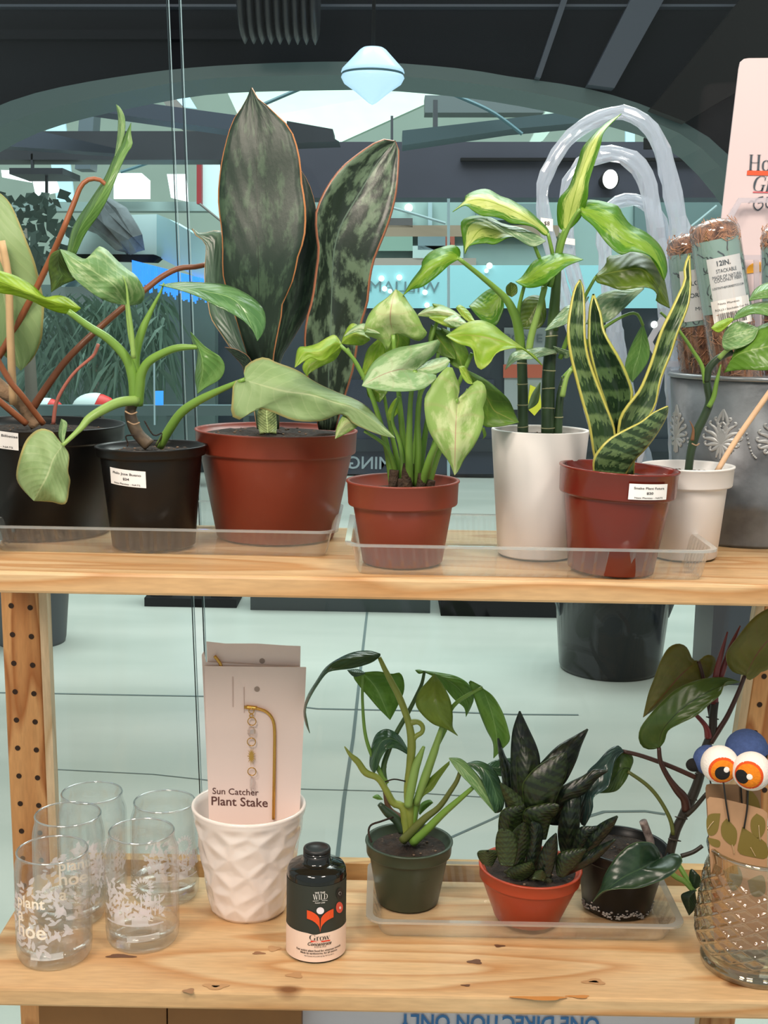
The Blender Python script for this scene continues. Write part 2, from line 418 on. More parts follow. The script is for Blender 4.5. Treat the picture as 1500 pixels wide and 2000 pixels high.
# --- arched fascia
outer = pts('-260,330 -120,262 0,205 100,174 250,147 400,130 600,121 750,122 900,134 1000,150 1133,170 1233,197 1317,230 1383,267 1417,297 1480,370 1560,520')
inner = pts('-240,380 -110,310 0,247 100,212 250,178 400,154 600,147 750,147 900,160 1000,174 1100,193 1200,217 1300,247 1367,287 1413,333 1470,410 1540,540')
outer = catmull(outer, 40); inner = catmull(inner, 40)
up = [(-700 + 2900 * i / 39, -420) for i in range(40)]
def ringband(a, b, Y, th):
    n = len(a); V = [P(x, y, Y) for x, y in a] + [P(x, y, Y) for x, y in b]; V += [p + Vector((0, th, 0)) for p in V]
    Fc = []
    for i in range(n - 1):
        Fc += [(i, n + i, n + i + 1, i + 1), (2 * n + i, 2 * n + i + 1, 3 * n + i + 1, 3 * n + i), (n + i, 3 * n + i, 3 * n + i + 1, n + i + 1), (i, i + 1, 2 * n + i + 1, 2 * n + i)]
    return V, Fc
struct('wall_front', ringband(up, outer, 5.0, 0.25), M_dark)
struct('trim_1', ringband(outer, inner, 4.97, 0.34), M_arch)
struct('trim_2', poly('1262,-60 1330,-60 1200,172 1148,165', 4.9, 0.07), M_slate)  # ceiling reflection in the glass, modelled as a solid diagonal strip
struct('trim_3', poly('1480,-40 1640,-40 1640,60 1340,238 1272,212', 4.86, 0.07), M_dark2)  # second reflected ceiling streak, also built as a solid strip
struct('trim_4', poly('1110,-40 1122,-40 1056,152 1046,150', 4.9, 0.05), M_slate)
struct('trim_5', rect(-300, 8, 1800, 13, 4.93, 0.05), M_slate)
struct('trim_6', rect(-300, 58, 480, 76, 4.95, 0.04), mat('fascia_step', (18, 20, 26), 0.6, spec=0.08))
v, f = [], []
for i in range(9):                                   # ribbed dark air duct under the ceiling
    c0 = P(470, -18, 4.55) + Vector((0.03 * i, 0, 0)); c1 = c0 + Vector((0.024, 0, 0))
    t = sweep([c0, c0 + Vector((0.012, 0, 0)), c1], [0.145, 0.17, 0.145], 28); v, f = join((v, f), t)
single('air_duct', 'dark ribbed air duct end under the black ceiling at the top', 'duct', v, f, mat('duct_black', (34, 36, 42), 0.35))
# --- lamp reflection in the window glass, modelled as a solid glowing lamp
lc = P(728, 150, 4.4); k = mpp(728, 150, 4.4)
T = Thing('lamp_reflection', 'white glowing double-cone reflection of a pendant lamp, built solid before the arch', 'lamp', P(728, 203, 4.4))
M_lamp = mat('lamp_reflection_glow', (190, 215, 235), 0.25, emis=(176, 214, 240), estr=0.78)
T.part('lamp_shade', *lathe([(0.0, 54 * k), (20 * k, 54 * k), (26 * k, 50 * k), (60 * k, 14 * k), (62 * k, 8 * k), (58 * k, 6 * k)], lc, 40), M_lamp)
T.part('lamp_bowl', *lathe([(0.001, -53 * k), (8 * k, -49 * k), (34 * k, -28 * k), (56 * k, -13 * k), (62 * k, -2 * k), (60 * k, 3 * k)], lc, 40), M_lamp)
T.part('arch_line_band', *lathe([(59 * k, 2.5 * k), (60.5 * k, 2.5 * k), (60.5 * k, 6.5 * k), (59 * k, 6.5 * k)], lc, 40), M_teal)  # arch line seen through the reflection, built as a dark band
T.part('lamp_rod', *sweep([lc + Vector((0, 0, 54 * k)), lc + Vector((0, 0, 1.6))], [0.006, 0.006], 8), M_dark2)  # rod added to carry the solid reflection
# --- far ceiling, beams
struct('wall_back', rect(-900, -260, 2400, 905, 26.0, 0.3), M_pale)
struct('ceiling', prism([(430, 150), (950, 150), (915, 165), (665, 278), (470, 236)], 14, 0.12, [15, 15, 14.6, 13.5, 13.5]), M_sail)
struct('trim_7', poly('100,205 182,187 470,226 478,258', 8.0, 0.3), M_slate)
struct('trim_8', rect(-200, 256, 470, 312, 9.0, 0.3), M_beam)
struct('trim_9', poly('-40,248 62,252 236,292 228,300 -40,282', 8.4, 0.2), M_slate)
struct('trim_10', poly('560,236 650,252 652,270 662,276 560,280', 8.2, 0.3), M_beam)
struct('trim_11', poly('786,255 1240,203 1260,228 1000,252 786,284', 8.2, 0.3), mat('teal_beam', (62, 80, 86), 0.5))
struct('trim_12', rect(830, 186, 1062, 220, 12.0, 0.3), mat('grey_beam', (80, 88, 90), 0.6))
struct('trim_13', rect(430, 277, 1480, 386, 9.3, 0.4), mat('wide_dark_beam', (58, 58, 72), 0.55, noise=0.3, nscale=1.2))
struct('trim_14', rect(900, 308, 1480, 314, 9.25, 0.06), M_dark2)
struct('trim_15', rect(1260, 268, 1480, 290, 9.0, 0.06), M_dark2)
struct('trim_16', rect(486, 128, 496, 210, 8.0, 0.1), M_beam)
struct('trim_17', rect(763, 226, 768, 282, 12.2, 0.1), M_beam)
struct('trim_18', rect(846, 195, 855, 258, 11.5, 0.1), M_beam)
struct('trim_19', poly('156,214 184,216 176,330 146,330', 13, 0.3), mat('dark_steel_post', (84, 96, 104), 0.5))
struct('trim_20', poly('300,168 318,166 380,232 380,250 352,250', 12, 0.2), mat('brown_strut', (112, 108, 104), 0.6))
struct('trim_21', poly('1078,196 1116,203 1060,275 1028,290', 13, 0.2), M_pale)
struct('trim_22', pxtube('512,205 600,168 690,136', 8.0, 3.6, seg=8), M_teal)
struct('trim_23', pxtube('800,146 880,182 960,218 1020,262', 8.1, 3.6, seg=8), M_teal)
struct('trim_24', pxtube('236,336 290,318 330,300 430,258', 9.9, 3, seg=8), M_teal)
struct('trim_25', rect(384, 312, 393, 398, 12.4, 0.1), mat('red_banner_strip', (150, 42, 48), 0.6))
struct('trim_26', poly('394,312 440,312 440,440 392,398', 12.5, 0.2), M_white)
struct('trim_27', pxtube('390,398 432,432', 12.3, 2.5, seg=6), mat('brown_strut', (112, 108, 104), 0.6))
struct('window_1', poly('83,213 124,214 146,402 112,402', 14.5, 0.05), M_blueglass)
struct('window_2', poly('222,342 232,338 276,338 292,352 292,388 222,388', 14.0, 0.05), M_sky)
struct('window_3', poly('326,340 362,340 368,394 334,386', 14.0, 0.05), M_sky)
struct('window_4', poly('2,332 58,334 60,356 4,346', 14.0, 0.05), M_sky)
struct('window_5', poly('62,346 108,350 116,374 70,384', 14.0, 0.05), M_sky)
struct('window_6', poly('325,160 352,160 384,212 346,208', 14.0, 0.05), M_blueglass)
struct('window_7', rect(1222, 240, 1240, 285, 14, 0.05), M_blueglass)
struct('window_8', poly('1326,266 1344,268 1348,276 1330,276', 14.0, 0.05), M_sky)
struct('trim_28', rect(-200, 394, 420, 412, 14.2, 0.3), mat('grey_ledge', (140, 160, 158), 0.7))
# white balcony volumes on the left
struct('wall_left', poly('120,460 235,420 306,418 306,500 165,500 120,560', 9.8, 0.5), M_white)
struct('wall_left_corner', poly('306,418 330,428 440,492 440,570 306,500', 9.8, 0.5, [9.8, 9.7, 9.3, 9.3, 9.8]), mat('cyan_plaster', (186, 224, 230), 0.7))
struct('trim_29', poly('140,496 300,497 312,502 300,512 150,508', 9.7, 0.2), M_dark)
struct('trim_30', poly('100,560 262,560 262,606 100,600', 9.9, 0.3), mat('grey_soffit', (140, 152, 152), 0.7))
# --- shop opposite
M_mezz = mat('mezzanine_grey_green', (150, 176, 172), 0.7, noise=0.12, nscale=1.5)
struct('wall_right', rect(600, 384, 1500, 522, 14.0, 0.3), M_mezz)
for i, (x0, y0, x1, y1, c) in enumerate([(720, 440, 1110, 462, (150, 132, 112)), (740, 426, 806, 444, (96, 92, 92)), (726, 462, 806, 490, (130, 160, 146)), (816, 462, 880, 488, (118, 140, 146)),
        (806, 480, 905, 508, (178, 200, 196)), (690, 504, 930, 520, (158, 148, 138)), (836, 388, 844, 440, (160, 184, 190)), (930, 398, 1060, 430, (120, 140, 142)), (1240, 392, 1420, 520, (96, 118, 118)), (870, 462, 888, 484, (160, 84, 70))]):
    struct('trim_%d' % (31 + i), rect(x0, y0, x1, y1, 13.85, 0.1), mat('mezzanine_tone_%d' % i, c, 0.7))
for i, s in enumerate(['700,392 760,404 870,436', '1400,402 1340,450 1290,480', '1420,430 1350,470 1300,500']):
    struct('trim_%d' % (41 + i), pxtube(s, 13.7, 3, seg=6), mat('grey_cable', (150, 170, 172), 0.6))
struct('wall_opposite', rect(330, 602, 1600, 934, 11.6, 0.3), mat('dark_shopfront', (52, 60, 68), 0.3, noise=0.35, nscale=0.9))
struct('trim_44', rect(370, 858, 1500, 882, 11.5, 0.05), mat('shopfront_rail', (40, 46, 54), 0.4))
struct('trim_45', rect(660, 800, 960, 840, 11.55, 0.03), mat('shopfront_stripe', (86, 100, 108), 0.5))
T = Thing('shop_sign', 'pale cyan shop fascia sign with thin mirrored capitals across the atrium', 'sign', P(1090, 602, 11.2))
T.part('sign_board', *rect(640, 518, 1560, 602, 11.2, 0.15), mat('pale_cyan_board', (140, 192, 200), 0.5), smooth=False)
v2, f2 = lines_geo([('WILLIAM', 0, 0, 0.60, 0.16, 0, 0)])
o_, e_ = P(790, 570, 11.19), mpp(790, 570, 11.2)
# the writing is seen from behind, so it runs right to left
T.part('sign_lettering', *flat_geo([(-a, b * 0.8) for a, b in v2], [q[::-1] for q in f2], o_, Vector((1, 0, 0)), Vector((0, 0, 1)), 0.002), mat('sign_letter_grey', (92, 118, 124), 0.5), smooth=False)
T = Thing('window_poster', 'dark window poster with mirrored white word seen behind the yellow-green plant', 'poster', P(790, 925, 11.45))
T.part('poster_panel', *rect(672, 742, 965, 926, 11.53, 0.07), mat('poster_slate', (46, 52, 66), 0.4), smooth=False)
v2, f2 = lines_geo([('COMING', -0.0, 0, 0.62, 0.16, 0, 0.012)])
T.part('poster_lettering', *flat_geo([(-a, b) for a, b in v2], [q[::-1] for q in f2], P(748, 916, 11.525), Vector((1, 0, 0)), Vector((0, 0, 1)), 0.002), mat('poster_letter', (150, 160, 166), 0.5), smooth=False)
T = Thing('shop_notice', 'grey shop notice panel seen between the green canes', 'sign', P(1020, 790, 11.4))
T.part('notice_panel', *rect(985, 640, 1072, 800, 11.56, 0.04), mat('notice_grey', (150, 154, 154), 0.6), smooth=False)
T.part('notice_picture', *rect(983, 712, 1062, 738, 11.545, 0.015), mat('notice_orange_red', (176, 88, 66), 0.6), smooth=False)
v2, f2 = lines_geo([('BOX E', 0, 0, 0.34, 0.1, 0, 0.01)])
T.part('notice_lettering', *flat_geo(v2, f2, P(1022, 668, 11.55), Vector((1, 0, 0)), Vector((0, 0, 1)), 0.002), mat('notice_letter', (104, 112, 116), 0.5), smooth=False)
v, f = poly('1030,798 1036,752 1054,760 1058,795 1044,812', 11.505, 0.05)
single('price_flyer', 'small yellow flyer low behind the green canes', 'flyer', v, f, mat('flyer_yellow', (225, 215, 60), 0.6), smooth=False)
M_spot = mat('spot_glow', (255, 255, 252), 0.3, emis=(255, 255, 250), estr=2.2)
T = Thing('spotlight', 'round white spotlight glowing on the dark beam behind the clear arches', 'lamp', P(1192, 351, 9.0))
c = P(1192, 350, 9.1); T.part('spotlight_lens', *blob(c, 0.062, 20, 12, (0.85, 0.4, 1.05)), M_spot)
T.part('spotlight_can', *sweep([c + Vector((0, 0.02, 0)), c + Vector((0, 0.2, 0.0))], [0.066, 0.05], 20), M_dark2)
for i, (x, y, r, lab) in enumerate([(798, 406, 8, 'white oval lamp glow left of the thin bright glass edge'), (745, 544, 5.5, 'upper left dot of the fairy lights over the cyan sign'), (780, 542, 5.5, 'second upper dot of the fairy lights over the cyan sign'), (751, 564, 5, 'lower left dot of the fairy lights over the cyan sign'), (762, 569, 4, 'small low dot of the fairy lights over the cyan sign'),
        (834, 596, 5, 'white dot of light just under the cyan sign'), (956, 519, 6, 'white lamp dot on the top edge of the cyan sign'), (950, 529, 4, 'small white dot below the lamp dot on the cyan sign edge'), (830, 571, 5, 'white dot beside the arching leaf tip over the cyan sign'), (1278, 634, 7, 'white lamp glow right of the clear arch legs')]):
    yy = 14.0 if y < 480 else (11.59 if y > 610 else 11.2); rr_ = r * mpp(x, y, yy); v, f = blob(P(x, y, yy - rr_ * .8), rr_, 14, 8); single('fairy_light', lab, 'light', v, f, M_spot, group='lights of the shop opposite')
# blue light fringe
v, f = [], []
for i in range(46):
    x = 258 + i * 3.3; y0 = 508 + (x - 258) * 0.26; y1 = y0 + 48 + random.uniform(-8, 8); w = random.uniform(0.4, 0.95)
    v, f = join((v, f), prism([(x - w, y0), (x - w + 1, y1), (x + w + 1, y1), (x + w, y0)], (9.66 if x < 306 else 9.79 - (x - 306) * 0.00373) - 0.058, 0.05))
single('light_fringe', 'hanging fringe of bright blue light strips under the white balcony', 'light', v, f, mat('blue_strip_glow', (60, 140, 235), 0.4, emis=(50, 135, 240), estr=1.1), smooth=False)
v, f = rect(303, 764, 318, 793, 7.03, 0.02)
single('blue_screen', 'small glowing blue screen above the rail on the left', 'screen', v, f, mat('blue_strip_glow', (60, 140, 235)), smooth=False)
# left: dark glass wall, rail, chairs, plants outside
struct('wall_left_glass', rect(-260, 556, 420, 900, 10.6, 0.2), mat('dim_green_glass', (98, 118, 116), 0.4, noise=0.35, nscale=0.8))
M_rail = mat('rail_green_grey', (84, 104, 106), 0.45)
T = Thing('guard_rail', 'grey-green guard rail running behind the black pots', 'railing', P(180, 830, 7.0))
T.part('rail_bar', *rect(-200, 792, 560, 812, 7.0, 0.08), M_rail, smooth=False)
for x in (-60, 150, 330, 480): T.part('rail_post', *rect(x - 5, 812, x + 5, 1052, 7.02, 0.05), M_rail, smooth=False)
M_red = mat('seat_red', (205, 48, 44), 0.5); M_seat = mat('seat_white', (205, 225, 225), 0.5)
for i, (x, y, r, lab) in enumerate([(186, 797, 44, 'red and white round chair above the rail beside the small black pot'), (92, 800, 34, 'red and white round chair partly hidden behind the long brown petioles')]):
    Y = 7.35; k = mpp(x, y, Y); c = P(x, y, Y)
    T = Thing('lounge_chair', lab, 'chair', (c.x, c.y, 0), 'red and white chairs outside')
    def dome(a0, a1, rr):
        V, Fc = [], []
        for i_ in range(9):
            for j_ in range(9):
                th = math.radians(a0 + (a1 - a0) * i_ / 8); ph = math.pi * 0.5 * j_ / 8
                V.append(c + Vector((math.cos(th) * math.cos(ph) * rr * k, -math.sin(ph) * rr * 0.5 * k, math.sin(th) * math.cos(ph) * rr * 0.66 * k)))
        for i_ in range(8):
            for j_ in range(8): q = i_ * 9 + j_; Fc.append((q, q + 1, q + 10, q + 9))
        return V, Fc
    T.part('chair_shell', *dome(0, 180, r), M_red); T.part('chair_pad', *dome(75, 180, r * 1.03), M_seat)
    T.part('chair_leg', *sweep([c, Vector((c.x, c.y, 0))], [0.03, 0.05], 10), M_dark2)
def shrub(name, label, box_, Y, n, m, size, narrow, droop, trunk, seed):
    rnd = random.Random(seed); x0, y0, x1, y1 = box_; V, Fc = [], []
    for i in range(n):
        x = rnd.uniform(x0, x1); y = rnd.uniform(y0, y1); yy = Y + rnd.uniform(-0.35, 0.35); c = P(x, y, yy)
        a = rnd.uniform(0, 6.28); l = size * rnd.uniform(0.6, 1.3); w = l * narrow
        d = Vector((math.cos(a) * 0.8, rnd.uniform(-0.5, 0.5), math.sin(a) * 0.6 - droop)).normalized(); s = d.cross(Vector((0.2, 1, 0.1))).normalized()
        b = len(V); V += [c, c + d * l * 0.4 + s * w, c + d * l + Vector((0, 0, -droop * l * 0.4)), c + d * l * 0.4 - s * w]; Fc += [(b, b + 1, b + 2, b + 3)]
    zl = P((x0 + x1) / 2, y1, Y)
    T = Thing(name, label, 'plant', (zl.x, Y, 0))
    T.part('foliage', V, Fc, m, smooth=False)
    T.part('trunk', *sweep([Vector((zl.x, Y, 0)), Vector((zl.x + 0.03, Y, zl.z * 0.5)), P((x0 + x1) / 2, (y0 + y1) / 2, Y)], [0.05, 0.04, 0.02], 8), trunk)
    return T
M_bark = mat('grey_bark', (92, 88, 78), 0.8)
shrub('climbing_plant', 'dark trailing plant high on the left behind the big pale leaf', (-40, 372, 132, 520), 7.6, 150, mat('dark_leaf_far', (44, 66, 58), 0.5), 0.085, 0.32, 0.5, M_bark, 3)
shrub('feathery_palm', 'soft feathery palm outside behind the small black pot plant', (40, 568, 330, 730), 8.2, 800, mat('grey_green_leaf_far', (76, 104, 90), 0.6), 0.22, 0.05, 0.9, M_bark, 5)
v, f = sweep([P(178, 404, 9.62), P(215, 430, 9.62), P(250, 468, 9.64), P(262, 484, 9.7)], [0.14, 0.13, 0.1, 0.06], 14)
v = [p_ + Vector((random.uniform(-1, 1), random.uniform(-1, 1), random.uniform(-1, 1))) * 0.035 for p_ in v]
single('wrapped_bundle', 'grey crumpled wrapped bundle resting on the white balcony', 'bundle', v, f, mat('crumpled_grey', (130, 138, 142), 0.4, bump=1.0, bscale=14, noise=0.5, nscale=8), smooth=False)
v, f = rect(18, 328, 122, 340, 8.8, 0.5); v, f = join((v, f), rect(88, 340, 92, 376, 8.9, 0.03), rect(60, 300, 64, 330, 9.0, 0.04))
single('hanging_fixture', 'dark flat fixture hung under the upper left beam', 'fixture', v, f, M_beam, smooth=False)
# --- planters and stands out on the floor
def outpot(cx, ybot, hw_bot, hw_top, ytop, name, label, m, extra=None):
    b0 = G(cx, ybot, 0); Y = b0.y; k = mpp(cx, ybot, Y); h = (P(cx, ytop, Y).z)
    T = Thing(name, label, 'planter', (b0.x, Y, 0))
    rb, rt = hw_bot * k, hw_top * k
    T.part('pot', *lathe([(rb * 0.97, 0), (rb, 0.02), (rt, h - 0.04), (rt * 1.05, h - 0.04), (rt * 1.05, h), (rt * 0.95, h), (rt * 0.93, h - 0.05)], (b0.x, Y, 0), 48), m)
    T.part('soil', *lathe([(0.0, h - 0.05), (rt * 0.94, h - 0.05)], (b0.x, Y, 0), 24), mat('dark_soil_far', (40, 34, 30), 0.9))
    return T, b0, Y, k, h
M_pot_out = mat('planter_gloss_black', (16, 17, 20), 0.22)
T, b0, Y, k, h = outpot(1190, 1305, 98, 116, 1085, 'floor_planter', 'large black planter standing on the pale floor outside, right of centre', M_pot_out)
for sx in (-1, 1):
    for dx in (0, 16):
        T.part('planter_wire', *sweep([Vector((b0.x + sx * (100 + dx * 0.2) * k, Y - 0.05, 0.24)), Vector((b0.x + sx * (150 + dx) * k, Y - 0.05, h + 0.15))], [0.006, 0.006], 6), mat('wire_grey', (120, 130, 134), 0.4))
for i in range(9):
    a = i * 0.7; c = Vector((b0.x, Y, h))
    q = [c, c + Vector((math.cos(a) * 0.12, math.sin(a) * 0.12, 0.22)), c + Vector((math.cos(a) * 0.34, math.sin(a) * 0.2, 0.3))]
    T.part('leaf', [q[0], q[1] + Vector((0.05, 0, 0)), q[2], q[1] - Vector((0.05, 0, 0))], [(0, 1, 2, 3)], mat('dark_leaf_far', (44, 66, 58)))
T, b0, Y, k, h = outpot(62, 1252, 66, 78, 1070, 'floor_planter', 'dark grey planter on the floor outside, behind the left wooden post', mat('planter_grey', (62, 64, 70), 0.5))
for i in range(7):
    a = i * 0.9; c = Vector((b0.x, Y, h)); T.part('leaf', [c, c + Vector((math.cos(a) * .1 + .03, math.sin(a) * .1, .15)), c + Vector((math.cos(a) * .2, math.sin(a) * .2, .2)), c + Vector((math.cos(a) * .1 - .03, math.sin(a) * .1, .15))], [(0, 1, 2, 3)], mat('dark_leaf_far', (44, 66, 58)))
b0 = G(372, 1186, 0); k = mpp(372, 1186, b0.y)
T = Thing('display_stand', 'low black stand on the pale floor behind the card holder', 'stand', b0)
T.part('stand_base', *box((b0.x - 90 * k, b0.y, 0), (b0.x + 90 * k, b0.y + 0.25, 17 * k)), M_dark2, smooth=False)
for s in (-60, 58): T.part('stand_foot', *box((b0.x + (s - 20) * k, b0.y + 0.04, 17 * k), (b0.x + (s + 22) * k, b0.y + 0.2, 110 * k)), M_dark2, smooth=False)
b0 = G(745, 1196, 0); k = mpp(745, 1196, b0.y)
v, f = box((b0.x - 256 * k, b0.y, 0), (b0.x + 95 * k, b0.y + 0.5, 0.24)); single('low_bench', 'long low dark bench outside seen just under the upper shelf', 'bench', v, f, mat('bench_dark', (50, 58, 62), 0.4), smooth=False)
b0 = G(960, 1200, 0); v, f = box((b0.x - 100 * k, b0.y - 0.05, 0), (b0.x + 160 * k, b0.y + 0.45, 0.2)); single('low_bench', 'black low bench outside between the centre and the big planter', 'bench', v, f, M_dark2, smooth=False)
b0 = G(1412, 1338, 0); k = mpp(1412, 1338, b0.y)
v, f = box((b0.x - 27 * k, b0.y, 0), (b0.x + 120 * k, b0.y + 0.3, 0.50)); single('floor_cabinet', 'dark cabinet on the floor outside, behind the right wooden post', 'cabinet', v, f, mat('cabinet_slate', (56, 58, 68), 0.4), smooth=False)
# --- shop window panes
M_pane = clear('window_glass', (0.95, 0.98, 0.972), 0.006, 0.4, 0.0)
YG = 1.69
M_edge = mat('painted_edge_dark', (40, 54, 60), 0.15); M_edgeb = mat('painted_edge_bright', (170, 196, 205), 0.15)  # dark and bright gleam of the pane edges put into strip colours
def pane(name, a, b, c, d):
    V = [P(*q, YG) for q in (a, b, c, d)]; V += [p + Vector((0, 0.01, 0)) for p in V]
    return struct(name, (V, [(0, 1, 2, 3), (7, 6, 5, 4), (0, 4, 5, 1), (1, 5, 6, 2), (2, 6, 7, 3), (3, 7, 4, 0)]), M_pane)
pane('window_9', (-500, -300), (-500, 2400), (428, 2400), (316, -300))
pane('window_10', (340, -300), (444, 2400), (2000, 2400), (2000, -300))
def edge(s, w, m, n): struct(n, pxtube(s, YG + 0.004, w, seg=6), m)
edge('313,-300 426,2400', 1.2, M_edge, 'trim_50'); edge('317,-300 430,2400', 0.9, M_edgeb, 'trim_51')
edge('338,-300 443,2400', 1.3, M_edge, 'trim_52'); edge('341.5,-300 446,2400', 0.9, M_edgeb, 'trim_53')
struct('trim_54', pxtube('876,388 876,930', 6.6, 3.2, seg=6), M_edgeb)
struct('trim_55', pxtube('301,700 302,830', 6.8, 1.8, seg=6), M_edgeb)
# ================================================================== shelving unit
ZU = P(750, 1130, 1.254).z; ZL = P(750, 1943, 1.254).z; YF = 1.254
XL, XR = -0.432, 0.475
M_pine = wood('pine_board', (222, 186, 140), (198, 146, 94), 'X')
M_pinep = wood('pine_post', (214, 160, 104), (168, 104, 54), 'Z', 1.6)
M_hole = mat('peg_hole_shade', (44, 26, 14), 0.9)  # flat dark discs: the shade inside the holes is put into this colour
T = Thing('shelving_unit', 'pale pine shelving unit with two shelves of plants and peg-holed posts', 'shelf', (0, 1.4, 0))
UNIT = T
def board(z, y0, y1, th, label):
    v, f = box((XL, y0, z - th), (XR, y1, z)); o = T.part('shelf_board', v, f, M_pine, smooth=False, label=label); bevel_obj(o, 0.003, 2); return o
board(ZU, YF, 1.552, 0.022, 'upper pine shelf board'); lb = board(ZL, YF, 1.53, 0.021, 'lower pine shelf board'); board(0.345, YF + 0.02, 1.53, 0.021, 'bottom pine shelf board')
def disc(c, n, r, seg=14):
    n = n.normalized(); a = n.cross(Vector((0.3, 0.2, 0.9))).normalized(); b = n.cross(a)
    return [c] + [c + a * math.cos(6.2832 * i / seg) * r + b * math.sin(6.2832 * i / seg) * r for i in range(seg)], [(0, 1 + i, 1 + (i + 1) % seg) for i in range(seg)]
def post(xt, xb, yd, wface, side, holes_px, dead):
    """leaning post from the upper shelf to the floor; the wide holed face looks forward"""
    zt = ZU - 0.023; top = Vector((xt, yd, zt)); zb = 0.0
    bot = Vector((xt + (xb - xt) * (zt - zb) / (zt - ZL), yd, zb)); w = wface / 2; d = 0.018
    V = [bot + Vector((-w, 0, 0)), bot + Vector((w, 0, 0)), bot + Vector((w, d, 0)), bot + Vector((-w, d, 0))]
    V += [top + Vector((-w, 0, 0)), top + Vector((w, 0, 0)), top + Vector((w, d, 0)), top + Vector((-w, d, 0))]
    o = T.part('post', V, box((0, 0, 0), (1, 1, 1))[1], M_pinep, smooth=False); bevel_obj(o, 0.0015, 1)
    s = side * (w + 0.005)
    V2 = [p + Vector((s, 0.001, 0)) for p in (bot + Vector((-.005, 0, 0)), bot + Vector((.005, 0, 0)), bot + Vector((.005, d, 0)), bot + Vector((-.005, d, 0)), top + Vector((-.005, 0, 0)), top + Vector((.005, 0, 0)), top + Vector((.005, d, 0)), top + Vector((-.005, d, 0)))]
    T.part('post_edging', V2, box((0, 0, 0), (1, 1, 1))[1], wood('pine_pale_edge', (226, 200, 164), (200, 168, 126), 'Z', 1.5), smooth=False)
    v, f = [], []; dirv = (bot - top).normalized(); z = 0.006
    while z < zt - 0.05:
        for k, sx in enumerate((-0.0105, 0.0125)):
            c = top + dirv * (z + 0.002 * k) + Vector((sx * wface / 0.046, -0.0006, 0))
            if c.z > 0.68: v, f = disc(c, Vector((0, -1, 0)), 0.0034); T.part('peg_hole', v, f, M_hole, o, smooth=False)
        z += 0.0365
pl, pb = P(36, 1160, 1.535).x, P(62, 1700, 1.535).x
post(pl, pb, 1.535, 0.0465, 1, None, None)
pr, pq = P(1540, 1180, 1.535).x, P(1442, 1760, 1.535).x
post(pr, pq, 1.535, 0.0465, -1, None, None)
for sx in (XL - 0.022, XR + 0.004):
    v, f = box((sx, 1.262, 0), (sx + 0.018, 1.306, 1.62)); T.part('post', v, f, M_pinep, smooth=False)
v, f = pxtube('1352,1984 1180,2100', 1.545, 4, seg=8); T.part('cross_brace', v, f, mat('brushed_steel', (200, 200, 205), 0.3, 0.9))
# sill strip just behind the lower shelf
v, f = box((XL + 0.045, 1.556, ZL - 0.05), (XR - 0.045, 1.575, ZL + 0.009)); v2, f2 = box((XL + 0.05, 1.556, 0.0), (XL + 0.08, 1.575, ZL - 0.05)); v3, f3 = box((XR - 0.08, 1.556, 0.0), (XR - 0.05, 1.575, ZL - 0.05))
v, f = join((v, f), (v2, f2), (v3, f3))
struct('trim_60', (v, f), wood('sill_pine', (226, 186, 130), (198, 144, 88), 'X'))
# cartons and the white box under the lower shelf
ZB = 0.345
def carton(x0, x1, y, label, m, name='carton', cat='box', flap=True):
    p0 = P(x0, 1990, y).x; p1 = P(x1, 1990, y).x; zt = ZL - 0.028
    T2 = Thing(name, label, cat, ((p0 + p1) / 2, y, ZB), 'cartons under the lower shelf' if name == 'carton' else None)
    v, f = box((p0, y, ZB + 0.001), (p1, y + 0.2, zt)); T2.part('carton_body', v, f, m, smooth=False)
    return T2, p0, p1, zt
M_card = mat('brown_cardboard', (160, 112, 66), 0.75, noise=0.1, nscale=20)
carton(76, 325, 1.31, 'left brown cardboard carton under the lower shelf below the glasses', M_card)
carton(328, 588, 1.308, 'right brown cardboard carton under the lower shelf below the black bottle', mat('brown_cardboard_2', (150, 104, 60), 0.75, noise=0.1, nscale=20))
T2, p0, p1, zt = carton(591, 1357, 1.33, 'white box with upside-down blue words under the lower shelf', mat('white_box', (214, 212, 222), 0.6), 'white_box')
v2, f2 = lines_geo([('ONE DIRECTION ONLY', 0, 0, 0.225, 0.026, 0, 0.02)])
c = P(975, 1984, 1.329)
T2.part('box_lettering', *flat_geo(v2, f2, c, Vector((-1, 0, 0)), Vector((0, 0, -1)), 0.0008), mat('box_blue', (58, 118, 180), 0.6), smooth=False)
v, f = box((XL - 0.45, 1.33, 0.0), (XL - 0.03, 1.9, 0.012)); single('floor_mat', 'dark grey floor mat at the bottom left edge', 'mat', v, f, mat('mat_grey', (78, 82, 86), 0.9, bump=0.6, bscale=300))
